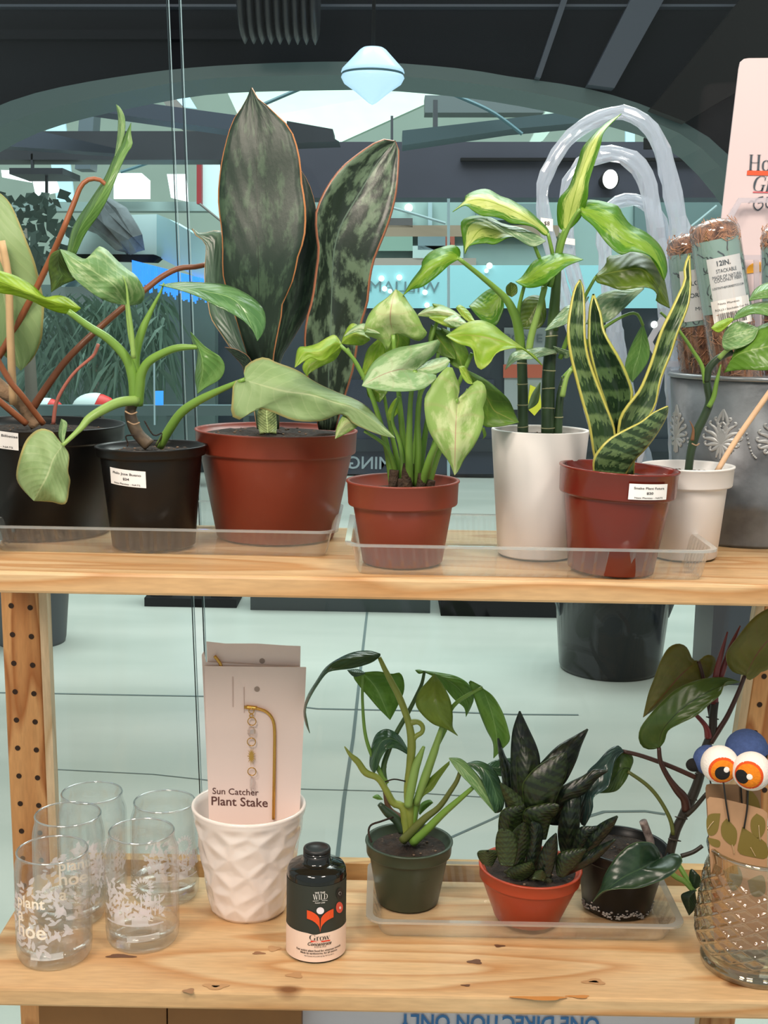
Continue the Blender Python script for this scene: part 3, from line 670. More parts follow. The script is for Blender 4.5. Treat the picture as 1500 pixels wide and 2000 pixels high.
# knots and a stain on the lower shelf
def knot(px, py, rx, ry, m, z=ZL):
    c = G(px, py, z); V = [c + Vector((0, 0, 0.0005))]; n = 18
    for i in range(n):
        a = 6.2832 * i / n; q = 1 + 0.25 * math.sin(3 * a + px); V.append(c + Vector((math.cos(a) * rx * q, math.sin(a) * ry * q, 0.0005)))
    UNIT.part('wood_knot', V, [(0, 1 + i, 1 + (i + 1) % n) for i in range(n)], m, lb, smooth=False)
M_k1 = mat('knot_dark', (96, 60, 36), 0.6); M_k2 = mat('knot_pale', (176, 134, 92), 0.6)
for x, y, a, b, m in [(421, 1927, .013, .006, M_k2), (421, 1927, .004, .0018, M_k1), (369, 1936, .006, .005, mat('knot_grey', (150, 112, 78), 0.6)), (576, 1905, .009, .006, M_k2), (505, 1862, .007, .003, mat('knot_mid', (140, 98, 66), 0.6)), (535, 1853, .007, .006, M_k2), (928, 1879, .008, .005, M_k1), (1160, 1918, .012, .006, M_k2), (1160, 1918, .005, .002, M_k1),
        (1055, 1950, .028, .004, mat('stain_rust', (186, 124, 62), 0.6)), (1130, 1947, .012, .003, mat('stain_rust', (186, 124, 62), 0.6)), (235, 1868, .016, .004, M_k1), (910, 1925, .005, .002, M_k1), (975, 1848, .006, .003, M_k1)]: knot(x, y, a, b, m)
# ================================================================== pots
SOIL = mat('potting_soil', (52, 38, 28), 0.95, col2=(26, 19, 15), nscale=120, bump=1.0, bscale=220)
M_bitp = mat('perlite', (112, 92, 76), 0.9)
class Pot(Thing):
    def __init__(s, name, label, zshelf, xb, xr, yr, hwr, hwb, Y, m, lip=0.0, lipstep=0.0, soil=0.1, wall=0.0022, lean=None, zoff=0.0015, basey=None, group=None, notch=False, seg=64):
        top = P(xr, yr, Y); by = G(xb, 1000, zshelf) if False else None
        # base centre: on the shelf at depth Y, at the pixel column xb
        d = 1000.0; base = P(xb, 1500, Y); 
        lo, hi = 900.0, 2400.0
        for _ in range(50):
            mid = (lo + hi) / 2
            if P(xb, mid, Y).z > zshelf + zoff: lo = mid
            else: hi = mid
        base = P(xb, lo, Y); s.base_px = lo
        super().__init__(name, label, 'plant', base, group)
        if lean is not None: top = top + Vector((0, lean, 0))
        ax = top - base; h = ax.length; s.base, s.axis, s.h = base, ax.normalized(), h
        rr = hwr * mpp(xr, yr, Y); rb = hwb * mpp(xb, lo, Y); s.rr, s.rb = rr, rb
        lh = lip * mpp(xr, yr, Y); ro = rr - lipstep * mpp(xr, yr, Y)
        pr = [(0, 0.003), (rb * 0.9, 0.003), (rb * 0.93, 0), (rb, 0.002)]
        if lip:
            rl = rb + (ro - rb) * 0.99
            pr += [(rl, h - lh - 0.002), (rl + 0.0008, h - lh), (rr - lipstep * 0.25 * mpp(xr, yr, Y), h - lh + 0.0005), (rr - lipstep * 0.15 * mpp(xr, yr, Y), h - lh + 0.002), (rr, h - 0.0025), (rr + 0.0012, h - 0.0015), (rr + 0.001, h)]
        else: pr += [(rb + (rr - rb) * 0.5, h * 0.5), (rr, h - 0.001), (rr - 0.0004, h)]
        zs = h * (1 - soil)
        s.zs = zs; ri = (rb + (ro - rb) * (zs / h)) - wall
        s.ri = ri
        pr += [(rr - wall, h), (rr - wall - 0.0006, h - 0.002), (min(ri + 0.0005, rr - wall), zs), (ri * 0.9, zs - 0.004), (0, zs - 0.004)]
        fn = None
        s.th0 = -math.pi / 2
        s.pot = s.part('pot', *lathe(pr, base, seg, ax), m)
        # soil surface: lumpy disc
        V, Fc = [], []; rn, sg = 7, 40
        sx = Vector((0, 1, 0)).cross(s.axis).normalized(); sy = s.axis.cross(sx)
        for i in range(rn + 1):
            for k in range(sg):
                r = (ri - 0.0004) * i / rn; th = 6.2832 * k / sg
                V.append(base + s.axis * (zs + (random.uniform(-0.0015, 0.0025) if i < rn else 0)) + sx * math.cos(th) * r + sy * math.sin(th) * r)
        for i in range(rn):
            for k in range(sg): k2 = (k + 1) % sg; Fc.append((i * sg + k, (i + 1) * sg + k, (i + 1) * sg + k2, i * sg + k2))
        s.soil = s.part('soil', V, Fc, SOIL)
        v, f = [], []
        for i in range(40 if zshelf > 1 else 16):
            r = ri * math.sqrt(random.random()) * 0.93; th = random.uniform(0, 6.28); q = random.uniform(0.0006, 0.0018)
            v, f = join((v, f), blob(base + s.axis * (zs + 0.001) + sx * math.cos(th) * r + sy * math.sin(th) * r, q, 6, 4, (1.2, 0.9, 0.7)))
        s.part('soil_bits', v, f, M_bitp if soil < 0.5 else SOIL, s.soil)
        s.fmap = cone_map(base, ax, rb, (ro if lip else rr), h, s.th0)
        s.lmap = cone_map(base, ax, rr, rr, h, s.th0)
        s.lip_h = lh
    def tag(s, lines, a0, z0, w, hgt, onlip=False, slope=0.0, size=None):
        """white sticker with small print, wrapped on the wall; a0/z0 = centre, metres"""
        fm = s.lmap if onlip else s.fmap
        o = s.part('price_label', *patch(fm, a0 - w / 2, a0 + w / 2, z0 - hgt / 2, z0 + hgt / 2, 0.0012, slope=slope), mat('sticker_white', (238, 234, 232), 0.55), label='white price sticker')
        v2, f2 = lines_geo(lines)
        V = [fm(a0 + x * w, z0 + y * hgt + slope * (a0 + x * w), 0.0016) for x, y in v2]
        s.part('label_print', V, f2, mat('print_black', (34, 30, 32), 0.6), o, smooth=False)
def tri(a, b, c):
    return [(a, 0.0, 0.17, 0.78, 0.2, 0, 0.01), (b, 0.0, -0.14, 0.17, 0.2, 0, 0.02), (c, 0.0, -0.42, 0.72, 0.14, 0, 0.01)]
M_black = mat('black_plastic_pot', (13, 13, 14), 0.36, spec=0.35)
M_terra = mat('terracotta_plastic', (128, 52, 34), 0.42, noise=0.05, nscale=8)
M_terra2 = mat('glossy_red_brown_plastic', (114, 38, 27), 0.18, noise=0.05, nscale=8)
M_whitep = mat('white_pot', (228, 224, 222), 0.5, noise=0.05, nscale=10)
M_green = mat('dark_green_plastic', (50, 62, 46), 0.4)
M_terra3 = mat('orange_red_plastic', (168, 62, 34), 0.36, noise=0.05, nscale=8)
pA = Pot('potted_philodendron', 'large black pot at the far left holding a philodendron with long rusty orange petioles', ZU, 76, 72, 826, 168, 138, 1.490, M_black, 30, 6, 0.08)
pB = Pot('potted_philodendron', 'small black pot with white sticker and pale green arching leaves, left of the wide pot', ZU, 301, 295, 869, 107, 80, 1.405, M_black, 20, 9, 0.07)
pC = Pot('potted_snake_plant', 'wide terracotta-coloured pot with tall broad dark snake plant paddles', ZU, 538, 540, 838, 157, 114, 1.478, M_terra, 44, 9, 0.05)
pD = Pot('potted_arrowhead_plant', 'terracotta-coloured pot with pale lime arrow-shaped leaves in the middle of the upper shelf', ZU, 786, 787, 937, 109, 78, 1.335, M_terra, 48, 12, 0.14)
pE = Pot('potted_dumb_cane', 'tall plain white pot with ringed green canes and variegated leaves', ZU, 1046, 1055, 838, 95, 74, 1.392, M_whitep, 0, 0, 0.06, wall=0.003)
pF = Pot('potted_snake_plant', 'glossy red-brown pot with a yellow-edged banded snake plant on the right', ZU, 1192, 1210, 912, 115, 83, 1.312, M_terra2, 54, 12, 0.1)
pG = Pot('potted_climber', 'small white lipped pot with a dark bent stem beside the grey metal bucket', ZU, 1336, 1344, 908, 88, 62, 1.396, M_whitep, 40, 12, 0.1)
pA.tag([('Philodendron Billietiae', 0.04, 0.2, 0.9, 0.2, 0, 0.008), ('$38', 0.02, -0.12, 0.15, 0.2, 0, 0.02), ('Nats Planties - NATS', 0.04, -0.42, 0.7, 0.14, 0, 0.008)], -0.020, pA.h - 0.011, 0.054, 0.019, slope=-0.1, onlip=True)
k = mpp(264, 925, 1.35)
pB.tag(tri('Philo Jose Bueno', '$24', 'Nats Planties - NATS'), -34 * k, pB.h - 58 * k, 80 * k, 33 * k, slope=-0.08)
k = mpp(1248, 952, 1.26)
pF.tag(tri('Snake Plant Futura', '$20', 'Nats Planties - NATS'), 42 * k, pF.h - 33 * k, 86 * k, 31 * k, onlip=True, slope=0.0)
# clear trays
M_tray = clear('clear_tray_plastic', (0.97, 0.98, 0.98), 0.05, 0.7, 0.05, 0.11)
def tray(label, x0, x1, y0, y1, z, h, flange=0.012, nrib=22, taper=0.006):
    T = Thing('clear_tray', label, 'tray', ((x0 + x1) / 2, (y0 + y1) / 2, z), 'clear plastic plant trays'); t = taper
    def outline(o, rc, rib=0.0, n=6):
        a0, b0, a1, b1 = x0 - o, y0 - o, x1 + o, y1 + o; q = []
        def side(p, d, L, nn, nr):
            for i in range(nn * 4):
                s = i / (nn * 4); off = rib if (i % 4) in (1, 2) else 0
                q.append(Vector((p[0] + d[0] * L * s + nr[0] * off, p[1] + d[1] * L * s + nr[1] * off, 0)))
        nx = nrib; ny = max(4, int(nrib * (y1 - y0) / (x1 - x0)))
        side((a0 + rc, b0), (1, 0), a1 - a0 - 2 * rc, nx, (0, 1)); 
        for i in range(n): th = -math.pi / 2 + math.pi / 2 * i / n; q.append(Vector((a1 - rc + math.cos(th) * rc, b0 + rc + math.sin(th) * rc, 0)))
        side((a1, b0 + rc), (0, 1), b1 - b0 - 2 * rc, ny, (-1, 0))
        for i in range(n): th = math.pi / 2 * i / n; q.append(Vector((a1 - rc + math.cos(th) * rc, b1 - rc + math.sin(th) * rc, 0)))
        side((a1 - rc, b1), (-1, 0), a1 - a0 - 2 * rc, nx, (0, -1))
        for i in range(n): th = math.pi / 2 + math.pi / 2 * i / n; q.append(Vector((a0 + rc + math.cos(th) * rc, b1 - rc + math.sin(th) * rc, 0)))
        side((a0, b1 - rc), (0, -1), b1 - b0 - 2 * rc, ny, (1, 0))
        for i in range(n): th = math.pi + math.pi / 2 * i / n; q.append(Vector((a0 + rc + math.cos(th) * rc, b0 + rc + math.sin(th) * rc, 0)))
        return q
    rings = [(outline(-t - 0.002, 0.014), z + 0.0006), (outline(-t, 0.015, 0.0015), z + 0.004), (outline(-0.001, 0.016, 0.0015), z + h - 0.004), (outline(0, 0.016), z + h)]
    V = [p + Vector((0, 0, zz)) for q, zz in rings for p in q]; n = len(rings[0][0]); Fc = []
    for r in range(len(rings) - 1):
        for i in range(n): j = (i + 1) % n; Fc.append((r * n + i, r * n + j, (r + 1) * n + j, (r + 1) * n + i))
    T.part('tray_wall', V, Fc, M_tray, smooth=False)
    T.part('tray_floor', V[:n], [tuple(range(n - 1, -1, -1))], clear('clear_tray_floor', (0.97, 0.98, 0.98), 0.03, 0.3, 0.06, 0.04), smooth=False)
    q = outline(0, 0.016); q2 = outline(flange, 0.02); V = [p + Vector((0, 0, z + h)) for p in q] + [p + Vector((0, 0, z + h + 0.0004)) for p in q2] + [p + Vector((0, 0, z + h - 0.0022)) for p in q2]
    Fc = [(i, (i + 1) % n, n + (i + 1) % n, n + i) for i in range(n)] + [(n + i, n + (i + 1) % n, 2 * n + (i + 1) % n, 2 * n + i) for i in range(n)]
    T.part('tray_rim', V, Fc, clear('clear_tray_rim', (0.95, 0.97, 0.97), 0.25, 0.9, 0.06, 0.3), smooth=False)
    return T
xa = P(648, 1080, 1.352).x
tray('clear ribbed tray under the two black pots and the wide terracotta-coloured pot', -0.425, xa, 1.352, 1.548, ZU, 0.030, 0.006)
tray('clear ribbed tray under the lime arrow-leaf plant and the glossy red-brown pot', P(684, 1115, 1.264).x, 0.332, 1.264, 1.462, ZU, 0.033, 0.006, 26)
xc0 = P(728, 1800, 1.39).x; xc1 = P(1318, 1800, 1.39).x
tray('clear shallow tray on the lower shelf under the three small pots', xc0, xc1, 1.372, 1.522, ZL, 0.026, 0.008, 16, 0.008)
# ================================================================== grey metal bucket and what stands in it
M_zinc = mat('weathered_zinc', (146, 152, 158), 0.45, 0.5, col2=(78, 80, 84), nscale=11, bump=0.15, bscale=60)
BY = 1.535; BX = P(1465, 728, BY).x
kb = mpp(1500, 728, BY); rT = 152 * kb; rB = rT * 0.86; zT = P(1500, 732, BY).z - ZU
T = Thing('metal_bucket', 'weathered grey metal bucket with embossed silver damask motifs', 'bucket', (BX, BY, ZU))
bk = T.part('bucket_wall', *lathe([(0, 0.004), (rB * .97, 0.004), (rB, 0), (rB + .001, 0.004), (rB + (rT - rB) * .22, zT * .22), (rB + (rT - rB) * .22 + .0022, zT * .235), (rB + (rT - rB) * .26, zT * .27), (rT, zT - .004), (rT - .002, zT - .004), (rB * .97, 0.006), (0, 0.006)], (BX, BY, ZU), 72), M_zinc)
T.part('bucket_rim', *lathe([(rT - .002, zT - .005), (rT + .0022, zT - .004), (rT + .003, zT - .0015), (rT + .0018, zT + .001), (rT - .002, zT + .0006)], (BX, BY, ZU), 72), mat('zinc_rim', (150, 154, 158), 0.35, 0.7))
fb = cone_map((BX, BY, ZU), Vector((0, 0, 1)), rB, rT, zT, -math.pi / 2)
M_dam = mat('damask_silver', (188, 190, 192), 0.4, 0.3)
def motif(a0, z0, s):
    """raised damask palmette of strokes"""
    strokes = []
    for sx in (-1, 1):
        for i, (rx, rz, w) in enumerate([(.30, .52, .06), (.55, .36, .06), (.78, .12, .06), (.86, -.16, .06), (.74, -.42, .06), (.46, -.62, .06)]):
            strokes.append(([(0, -.34), (sx * rx * .5, rz * .7 - .06), (sx * rx, rz)], w)); strokes.append(([(sx * rx, rz), (sx * (rx + .1), rz + .1), (sx * (rx - .02), rz + .14)], .045))
        strokes.append(([(sx * .05, .3), (sx * .26, .42), (sx * .2, .62), (0, .98)], .06)); strokes.append(([(0, .1), (sx * .22, .28), (0, .5)], .05))
        strokes.append(([(0, -.36), (sx * .18, -.1), (sx * .12, .14), (0, .2)], .055)); strokes.append(([(0, -.34), (sx * .12, -.6), (sx * .2, -.86)], .055))
    strokes.append(([(0, -.36), (0, -.1), (0, .16)], .05)); strokes.append(([(0, .55), (0, .75), (0, .98)], .06)); strokes.append(([(0, -.36), (0, -.9)], .05))
    V, Fc = [], []
    for st, w in strokes:
        w *= 1.3
        q = catmull(st, 7)
        for i, (x, y) in enumerate(q):
            t = (q[min(i + 1, 6)][0] - q[max(i - 1, 0)][0], q[min(i + 1, 6)][1] - q[max(i - 1, 0)][1]); l = math.hypot(*t) or 1; nx, ny = -t[1] / l, t[0] / l
            ww = w * (0.35 + 0.65 * math.sin(math.pi * (0.12 + 0.8 * i / 6)))
            for o, lift in ((-ww, .0005), (0, .0022), (ww, .0005)): V.append(fb(a0 + (x + nx * o) * s * .62, z0 + (y + ny * o) * s * .78, lift))
            if i < 6: b = len(V) - 3; Fc += [(b, b + 3, b + 4, b + 1), (b + 1, b + 4, b + 5, b + 2)]
    return V, Fc
th = lambda px: math.asin(max(-0.99, min(0.99, (P(px, 850, BY - rT * .8).x - BX) / rT)))
for px in (1329, 1404, 1512): T.part('damask_motif', *motif(th(px) * (rB + rT) / 2 * 1.0, P(1404, 850, BY - rT * .8).z - ZU, 64 * kb), M_dam, bk)
v, f = [], []
for a_, b_ in (((1440, 845), (1412, 890)), ((1450, 845), (1472, 892)), ((1356, 892), (1350, 862))):
    for i in range(9):
        t = i / 8; x = a_[0] + (b_[0] - a_[0]) * t; y = a_[1] + (b_[1] - a_[1]) * t + 10 * math.sin(t * 3.14)
        v, f = join((v, f), blob(fb(th(x) * (rB + rT) / 2, P(x, y, BY - rT * .8).z - ZU, 0.0008), 0.0014, 8, 5))
T.part('damask_beads', v, f, M_dam, bk)
# wrapped coir poles
M_coir = mat('coir_fibre', (176, 124, 92), 0.95, col2=(78, 44, 30), nscale=150, bump=1.5, bscale=220, stretch=(1, 1, 0.5))
M_sleeve = mat('teal_paper_sleeve', (134, 164, 158), 0.5)
M_film = clear('shrink_film', (0.98, 0.98, 0.98), 0.06, 0.6, 0.06, 0.03)
M_lab = mat('paper_label', (220, 220, 222), 0.5)
M_ink = mat('print_slate', (62, 72, 82), 0.6)
def pole(label, top, bot, hw, Y, lines, s0, s1, extra=None):
    """top/bot = axis pixels; sleeve covers s0..s1 of the length from the top"""
    a = P(*bot, Y); ax = P(*top, Y) - a; h = ax.length; r = hw * mpp(*top, Y)
    T = Thing('coir_pole', label, 'plant support', a, 'wrapped coir poles in the bucket')
    rad = lambda th, hh, i: 1 + 0.035 * math.sin(5 * th + hh * 90) + 0.03 * math.sin(11 * th - hh * 200)
    core = T.part('coir_core', *lathe([(0, 0), (r * .9, 0)] + [(r * .93, h * i / 24) for i in range(25)] + [(r * .82, h + .006), (r * .45, h + .011), (0, h + .012)], a, 40, ax, rad), M_coir)
    fm = cone_map(a, ax, r * .99, r * .99, h, -math.pi / 2)
    fr = random.Random(int(bot[0])); fv, ff = [], []
    sx_ = Vector((0, 1, 0)).cross(ax.normalized()).normalized(); sy_ = ax.normalized().cross(sx_)
    for i in range(420):
        top_ = i < 230; hz = h + fr.uniform(-.012, .012) if top_ else h * fr.uniform(.30, 1 - s1); th_ = fr.uniform(0, 6.2832); rr_ = r * (fr.uniform(.2, .98) if top_ and hz > h else .97)
        c_ = a + ax.normalized() * hz + (sx_ * math.cos(th_) + sy_ * math.sin(th_)) * rr_
        d_ = (sx_ * -math.sin(th_) + sy_ * math.cos(th_)) * fr.uniform(-1, 1) + ax.normalized() * fr.uniform(-.8, .8); d_.normalize(); nn_ = (sx_ * math.cos(th_) + sy_ * math.sin(th_))
        l_ = fr.uniform(.006, .014); q_ = [c_ - d_ * l_ * .5, c_ + nn_ * .0018, c_ + d_ * l_ * .5]
        t_ = sweep(q_, [.00035, .0004, .0003], 4, caps=False); fv, ff = join((fv, ff), t_)
    fo = T.part('coir_fibres', fv, ff, mat('coir_strand', (188, 138, 106), 0.9), core); fo['kind'] = 'stuff'
    T.part('paper_sleeve', *lathe([(r * .985, h * (1 - s1)), (r * .985, h * (1 - s0))], a, 40, ax, None, False), M_sleeve)
    rnd = random.Random(int(top[0])); v, f = [], []
    for i in range(26):
        a0 = rnd.uniform(-1.25, 1.25) * r; z0 = h * rnd.uniform(1 - s1 + .02, 1 - s0 - .02); q = [(a0, z0)]; d = rnd.uniform(0, 6.28)
        for j in range(6): d += rnd.uniform(-1.3, 1.3); q.append((q[-1][0] + math.cos(d) * .0035, min(h * (1 - s0) - .001, max(h * (1 - s1) + .001, q[-1][1] + math.sin(d) * .0035))))
        q = catmull(q, 16); b = len(v)
        for j, (x, z) in enumerate(q): v += [fm(x - .0007, z, .0003), fm(x + .0007, z + .0007, .0003)]
        f += [(b + 2 * j, b + 2 * j + 2, b + 2 * j + 3, b + 2 * j + 1) for j in range(15)]
    T.part('sleeve_scrolls', v, f, M_ink, smooth=False)
    lw = r * 1.5; z1, z2 = h * (1 - s1) + (0.006 if not extra else -0.004), h * (1 - s0) - h * .075
    lo = T.part('paper_label', *patch(fm, -lw * .5, lw * .5, z1, z2, .0006), M_lab)
    v2, f2 = lines_geo(lines); T.part('label_print', [fm(x * lw, z1 + (z2 - z1) * y, .0011) for x, y in v2], f2, M_ink, lo, smooth=False)
    if extra:
        z3 = z1 + (z2 - z1) * .34
        eo = T.part('barcode_label', *patch(fm, -lw * .56, lw * .58, z1 - .012, z3 - .004, .0012), mat('sticker_white', (238, 234, 232)))
        v2, f2 = lines_geo(extra); zz0, zz1 = z1 - .012, z3 - .004
        rnd = random.Random(4); x = -.4
        while x < .35:
            wd = rnd.choice((.008, .014, .022)); b = len(v2)
            v2 += [(x, .1), (x + wd, .1), (x + wd, .52), (x, .52)]; f2 += [(b, b + 1, b + 2, b + 3)]; x += wd + rnd.choice((.01, .016, .024))
        T.part('label_print', [fm(x * lw, zz0 + (zz1 - zz0) * y, .0017) for x, y in v2], f2, mat('print_black', (34, 30, 32)), eo, smooth=False)
    T.part('plastic_wrap', *lathe([(r * 1.03, 0)] + [(r * 1.035, h * i / 10) for i in range(11)] + [(r * .9, h + .009), (r * .4, h + .013)], a, 40, ax, lambda th, hh, i: 1 + .012 * math.sin(9 * th + i * 2), False), M_film)
pole('back left coir pole, its label half hidden by a banded snake plant blade', (1341, 480), (1384, 905), 37, 1.542,
     [('LOST', .12, .70, .5, .12, 0, .01), ('IN THE', .22, .60, .34, .08, 0, .005), ('FORREST', .12, .46, .86, .12, 0, .01), ('MOSS', .18, .2, .5, .1, 0, 0)], .035, .36)
pole('front coir pole reading 12IN. STACKABLE with a barcode sticker', (1395, 452), (1466, 900), 47, 1.488,
     [('12IN.', -.05, .86, .36, .12, 0, .02), ('STACKABLE', .0, .74, .56, .09, 0, 0), ('MADE OF NATURAL', .02, .645, .84, .08, 0, 0), ('COCONUT FIBER', .02, .585, .78, .08, 0, 0), ('LOSTINTHEFORRESTCO.COM', .0, .47, .9, .05, .1, .01)], .035, .34,
     [('Nats Planties', -.08, .84, .56, .1, 0, 0), ('ROLLS / Stackable Coir Pole', .02, .62, .96, .1, 0, 0)])
pole('coir pole cut off by the right edge, with a forest-print label', (1526, 462), (1532, 900), 38, 1.505,
     [('LOST', -.1, .70, .5, .12, 0, .01), ('IN THE', -.1, .58, .34, .08, 0, .005), ('FORREST', 0, .42, .86, .12, 0, .01)], .04, .34)
# sign card
T = Thing('sign_card', 'tall pale pink card with serif words standing behind the coir poles', 'sign', P(1460, 905, 1.60))
SY = 1.605
cardp = catmull(pts('1404,470 1420,330 1443,135'), 8) + pts('1446,121 1453,115 1462,113.5') + pts('1640,112 1630,480 1600,880 1380,880')
v, f = prism(cardp, SY, 0.003); T.part('card', v, f, mat('pale_pink_card', (208, 190, 192), 0.6), smooth=False)
def serif(body, px, py, wpx, hpx, shear=0.0):
    """narrow serif lettering: stems with hairlines and slab feet"""
    G_ = {'H': [(0, 0, .13, 1), (.62, 0, .75, 1), (.13, .47, .62, .51), (-.07, 0, .2, .025), (.55, 0, .82, .025), (-.07, .975, .2, 1), (.55, .975, .82, 1)],
          'r': [(0, 0, .13, .66), (-.06, 0, .22, .025), (-.06, .635, .13, .66)]}
    return G_
def strokes_geo(st):
    """(points, widths) -> ribbons"""
    V, Fc = [], []
    for q0, ws in st:
        q = catmull(q0, 18); b = len(V)
        for i, (x, y) in enumerate(q):
            t = (q[min(i + 1, 17)][0] - q[max(i - 1, 0)][0], q[min(i + 1, 17)][1] - q[max(i - 1, 0)][1]); l = math.hypot(*t) or 1
            u = i / 17 * (len(ws) - 1); k = min(int(u), len(ws) - 2) if len(ws) > 1 else 0; w = ws[0] if len(ws) == 1 else ws[k] + (ws[k + 1] - ws[k]) * (u - k)
            V += [(x - t[1] / l * w, y + t[0] / l * w), (x + t[1] / l * w, y - t[0] / l * w)]
        Fc += [(b + 2 * i, b + 2 * i + 1, b + 2 * i + 3, b + 2 * i + 2) for i in range(17)]
    return V, Fc
def serif_word(word, shear=0.0):
    """small set of high-contrast serif letters as strokes, 1 unit tall"""
    st = []; x = 0.0
    sh = lambda p: [(a + b * shear, b) for a, b in p]
    for ch in word:
        if ch == 'H':
            for sx in (.12, .62): st += [([(x + sx, 0), (x + sx, 1)], [.065]), ([(x + sx - .13, .012), (x + sx + .13, .012)], [.014]), ([(x + sx - .13, .988), (x + sx + .13, .988)], [.014])]
            st += [([(x + .12, .5), (x + .62, .5)], [.016])]; x += .86
        elif ch == 'G':
            st += [([(x + .68, .72), (x + .62, .93), (x + .4, .99), (x + .14, .84), (x + .07, .5), (x + .14, .16), (x + .4, .01), (x + .6, .08), (x + .66, .22)], [.012, .02, .016, .06, .075, .06, .016, .02, .03]), ([(x + .66, .02), (x + .66, .42)], [.06]), ([(x + .5, .42), (x + .8, .42)], [.014]), ([(x + .69, .7), (x + .69, .97)], [.014])]; x += .86
        elif ch == 'o':
            st += [([(x + .26, .66), (x + .09, .55), (x + .05, .33), (x + .09, .1), (x + .26, 0.0)], [.014, .05, .062, .05, .014]), ([(x + .26, .66), (x + .43, .55), (x + .47, .33), (x + .43, .1), (x + .26, 0.0)], [.014, .05, .062, .05, .014])]; x += .56
        elif ch == 'r':
            st += [([(x + .12, 0), (x + .12, .65)], [.056]), ([(x, .012), (x + .26, .012)], [.013]), ([(x, .64), (x + .12, .64)], [.013]), ([(x + .14, .48), (x + .24, .63), (x + .36, .62)], [.013, .03, .05])]; x += .43
        elif ch == 'w':
            for a, b, w in ((.06, .22, .056), (.22, .38, .014), (.36, .54, .056), (.54, .7, .014)):
                up = w < .02; st += [([(x + a, 0 if up else .65), (x + b, .65 if up else 0)], [w])]
            for s0 in (.05, .36, .7): st += [([(x + s0 - .1, .645), (x + s0 + .1, .645)], [.013])]
            x += .8
        elif ch == 'W':
            for a, b, w in ((.1, .34, .07), (.34, .55, .016), (.5, .74, .07), (.74, .96, .016)):
                up = w < .02; st += [([(x + a, 0 if up else 1), (x + b, 1 if up else 0)], [w])]
            for s0 in (.1, .5, .96): st += [([(x + s0 - .13, .988), (x + s0 + .13, .988)], [.014])]
            x += 1.08
        elif ch == 'I':
            st += [([(x + .14, 0), (x + .14, 1)], [.07]), ([(x, .012), (x + .28, .012)], [.014]), ([(x, .988), (x + .28, .988)], [.014])]; x += .38
        elif ch == 'L':
            st += [([(x + .14, 0), (x + .14, 1)], [.07]), ([(x, .012), (x + .56, .012)], [.016]), ([(x + .56, 0), (x + .56, .26)], [.016]), ([(x, .988), (x + .28, .988)], [.014])]; x += .64
        elif ch == 'D':
            st += [([(x + .14, 0), (x + .14, 1)], [.07]), ([(x, .988), (x + .34, .985), (x + .62, .82), (x + .68, .5), (x + .62, .18), (x + .34, .015), (x, .012)], [.014, .018, .05, .07, .05, .018, .014])]; x += .8
        elif ch == 'T':
            st += [([(x + .3, 0), (x + .3, 1)], [.065]), ([(x + .02, .985), (x + .58, .985)], [.016]), ([(x + .17, .012), (x + .43, .012)], [.014])]; x += .64
        elif ch == 'E':
            st += [([(x + .14, 0), (x + .14, 1)], [.065])] + [([(x, yy), (x + .54, yy)], [.015]) for yy in (.012, .5, .988)]; x += .62
        else: x += .3
    st = [(sh(p), w) for p, w in st]
    return strokes_geo(st), x
ks = mpp(1480, 330, SY)
SE = Vector((1, 0, 0)); SN = Vector((0, 0, 1))
def sign_part(nm, geo, px, py, s, m, sx=1.0):
    V2, F2 = geo; T.part(nm, *flat_geo([(a * s * ks * sx, b * s * ks) for a, b in V2], F2, P(px, py, SY - .0008), SE, SN, .0004), m, smooth=False)
g, w = serif_word('How'); sign_part('sign_lettering', g, 1462, 333, 30, M_ink, 1.0)
g, w = serif_word('Gr', 0.2); sign_part('sign_lettering', g, 1468, 374, 30, M_ink, 1.0)
M_or = mat('orange_red_print', (226, 82, 44), 0.6)
v, f = prism([(1460, 333), (1459, 342), (1560, 344), (1560, 335)], SY - .0012, .001); T.part('underline', v, f, M_or, smooth=False)
v, f = prism([(1471, 374), (1471, 376), (1560, 378), (1560, 376)], SY - .0012, .001); T.part('underline', v, f, mat('pink_print', (222, 96, 104), 0.6), smooth=False)
g = strokes_geo([([(1462 - 1460, 0), (1468 - 1460, 4), (1474 - 1460, 0)], [1.0]), ([(30, 12), (18, 8), (12, -4), (20, -14), (30, -6), (28, 2), (20, 0)], [1.2]), ([(38, 12), (36, -2), (40, -8), (46, -2)], [1.2])])
sign_part('sign_script', g, 1460, 396, 1, M_ink)
v, f = prism(catmull(pts('1456,533 1462,520 1474,513 1488,512'), 8) + pts('1488,530 1456,535'), SY - .0012, .001); T.part('sign_emblem', v, f, mat('amber_print', (240, 170, 40), 0.6), smooth=False)
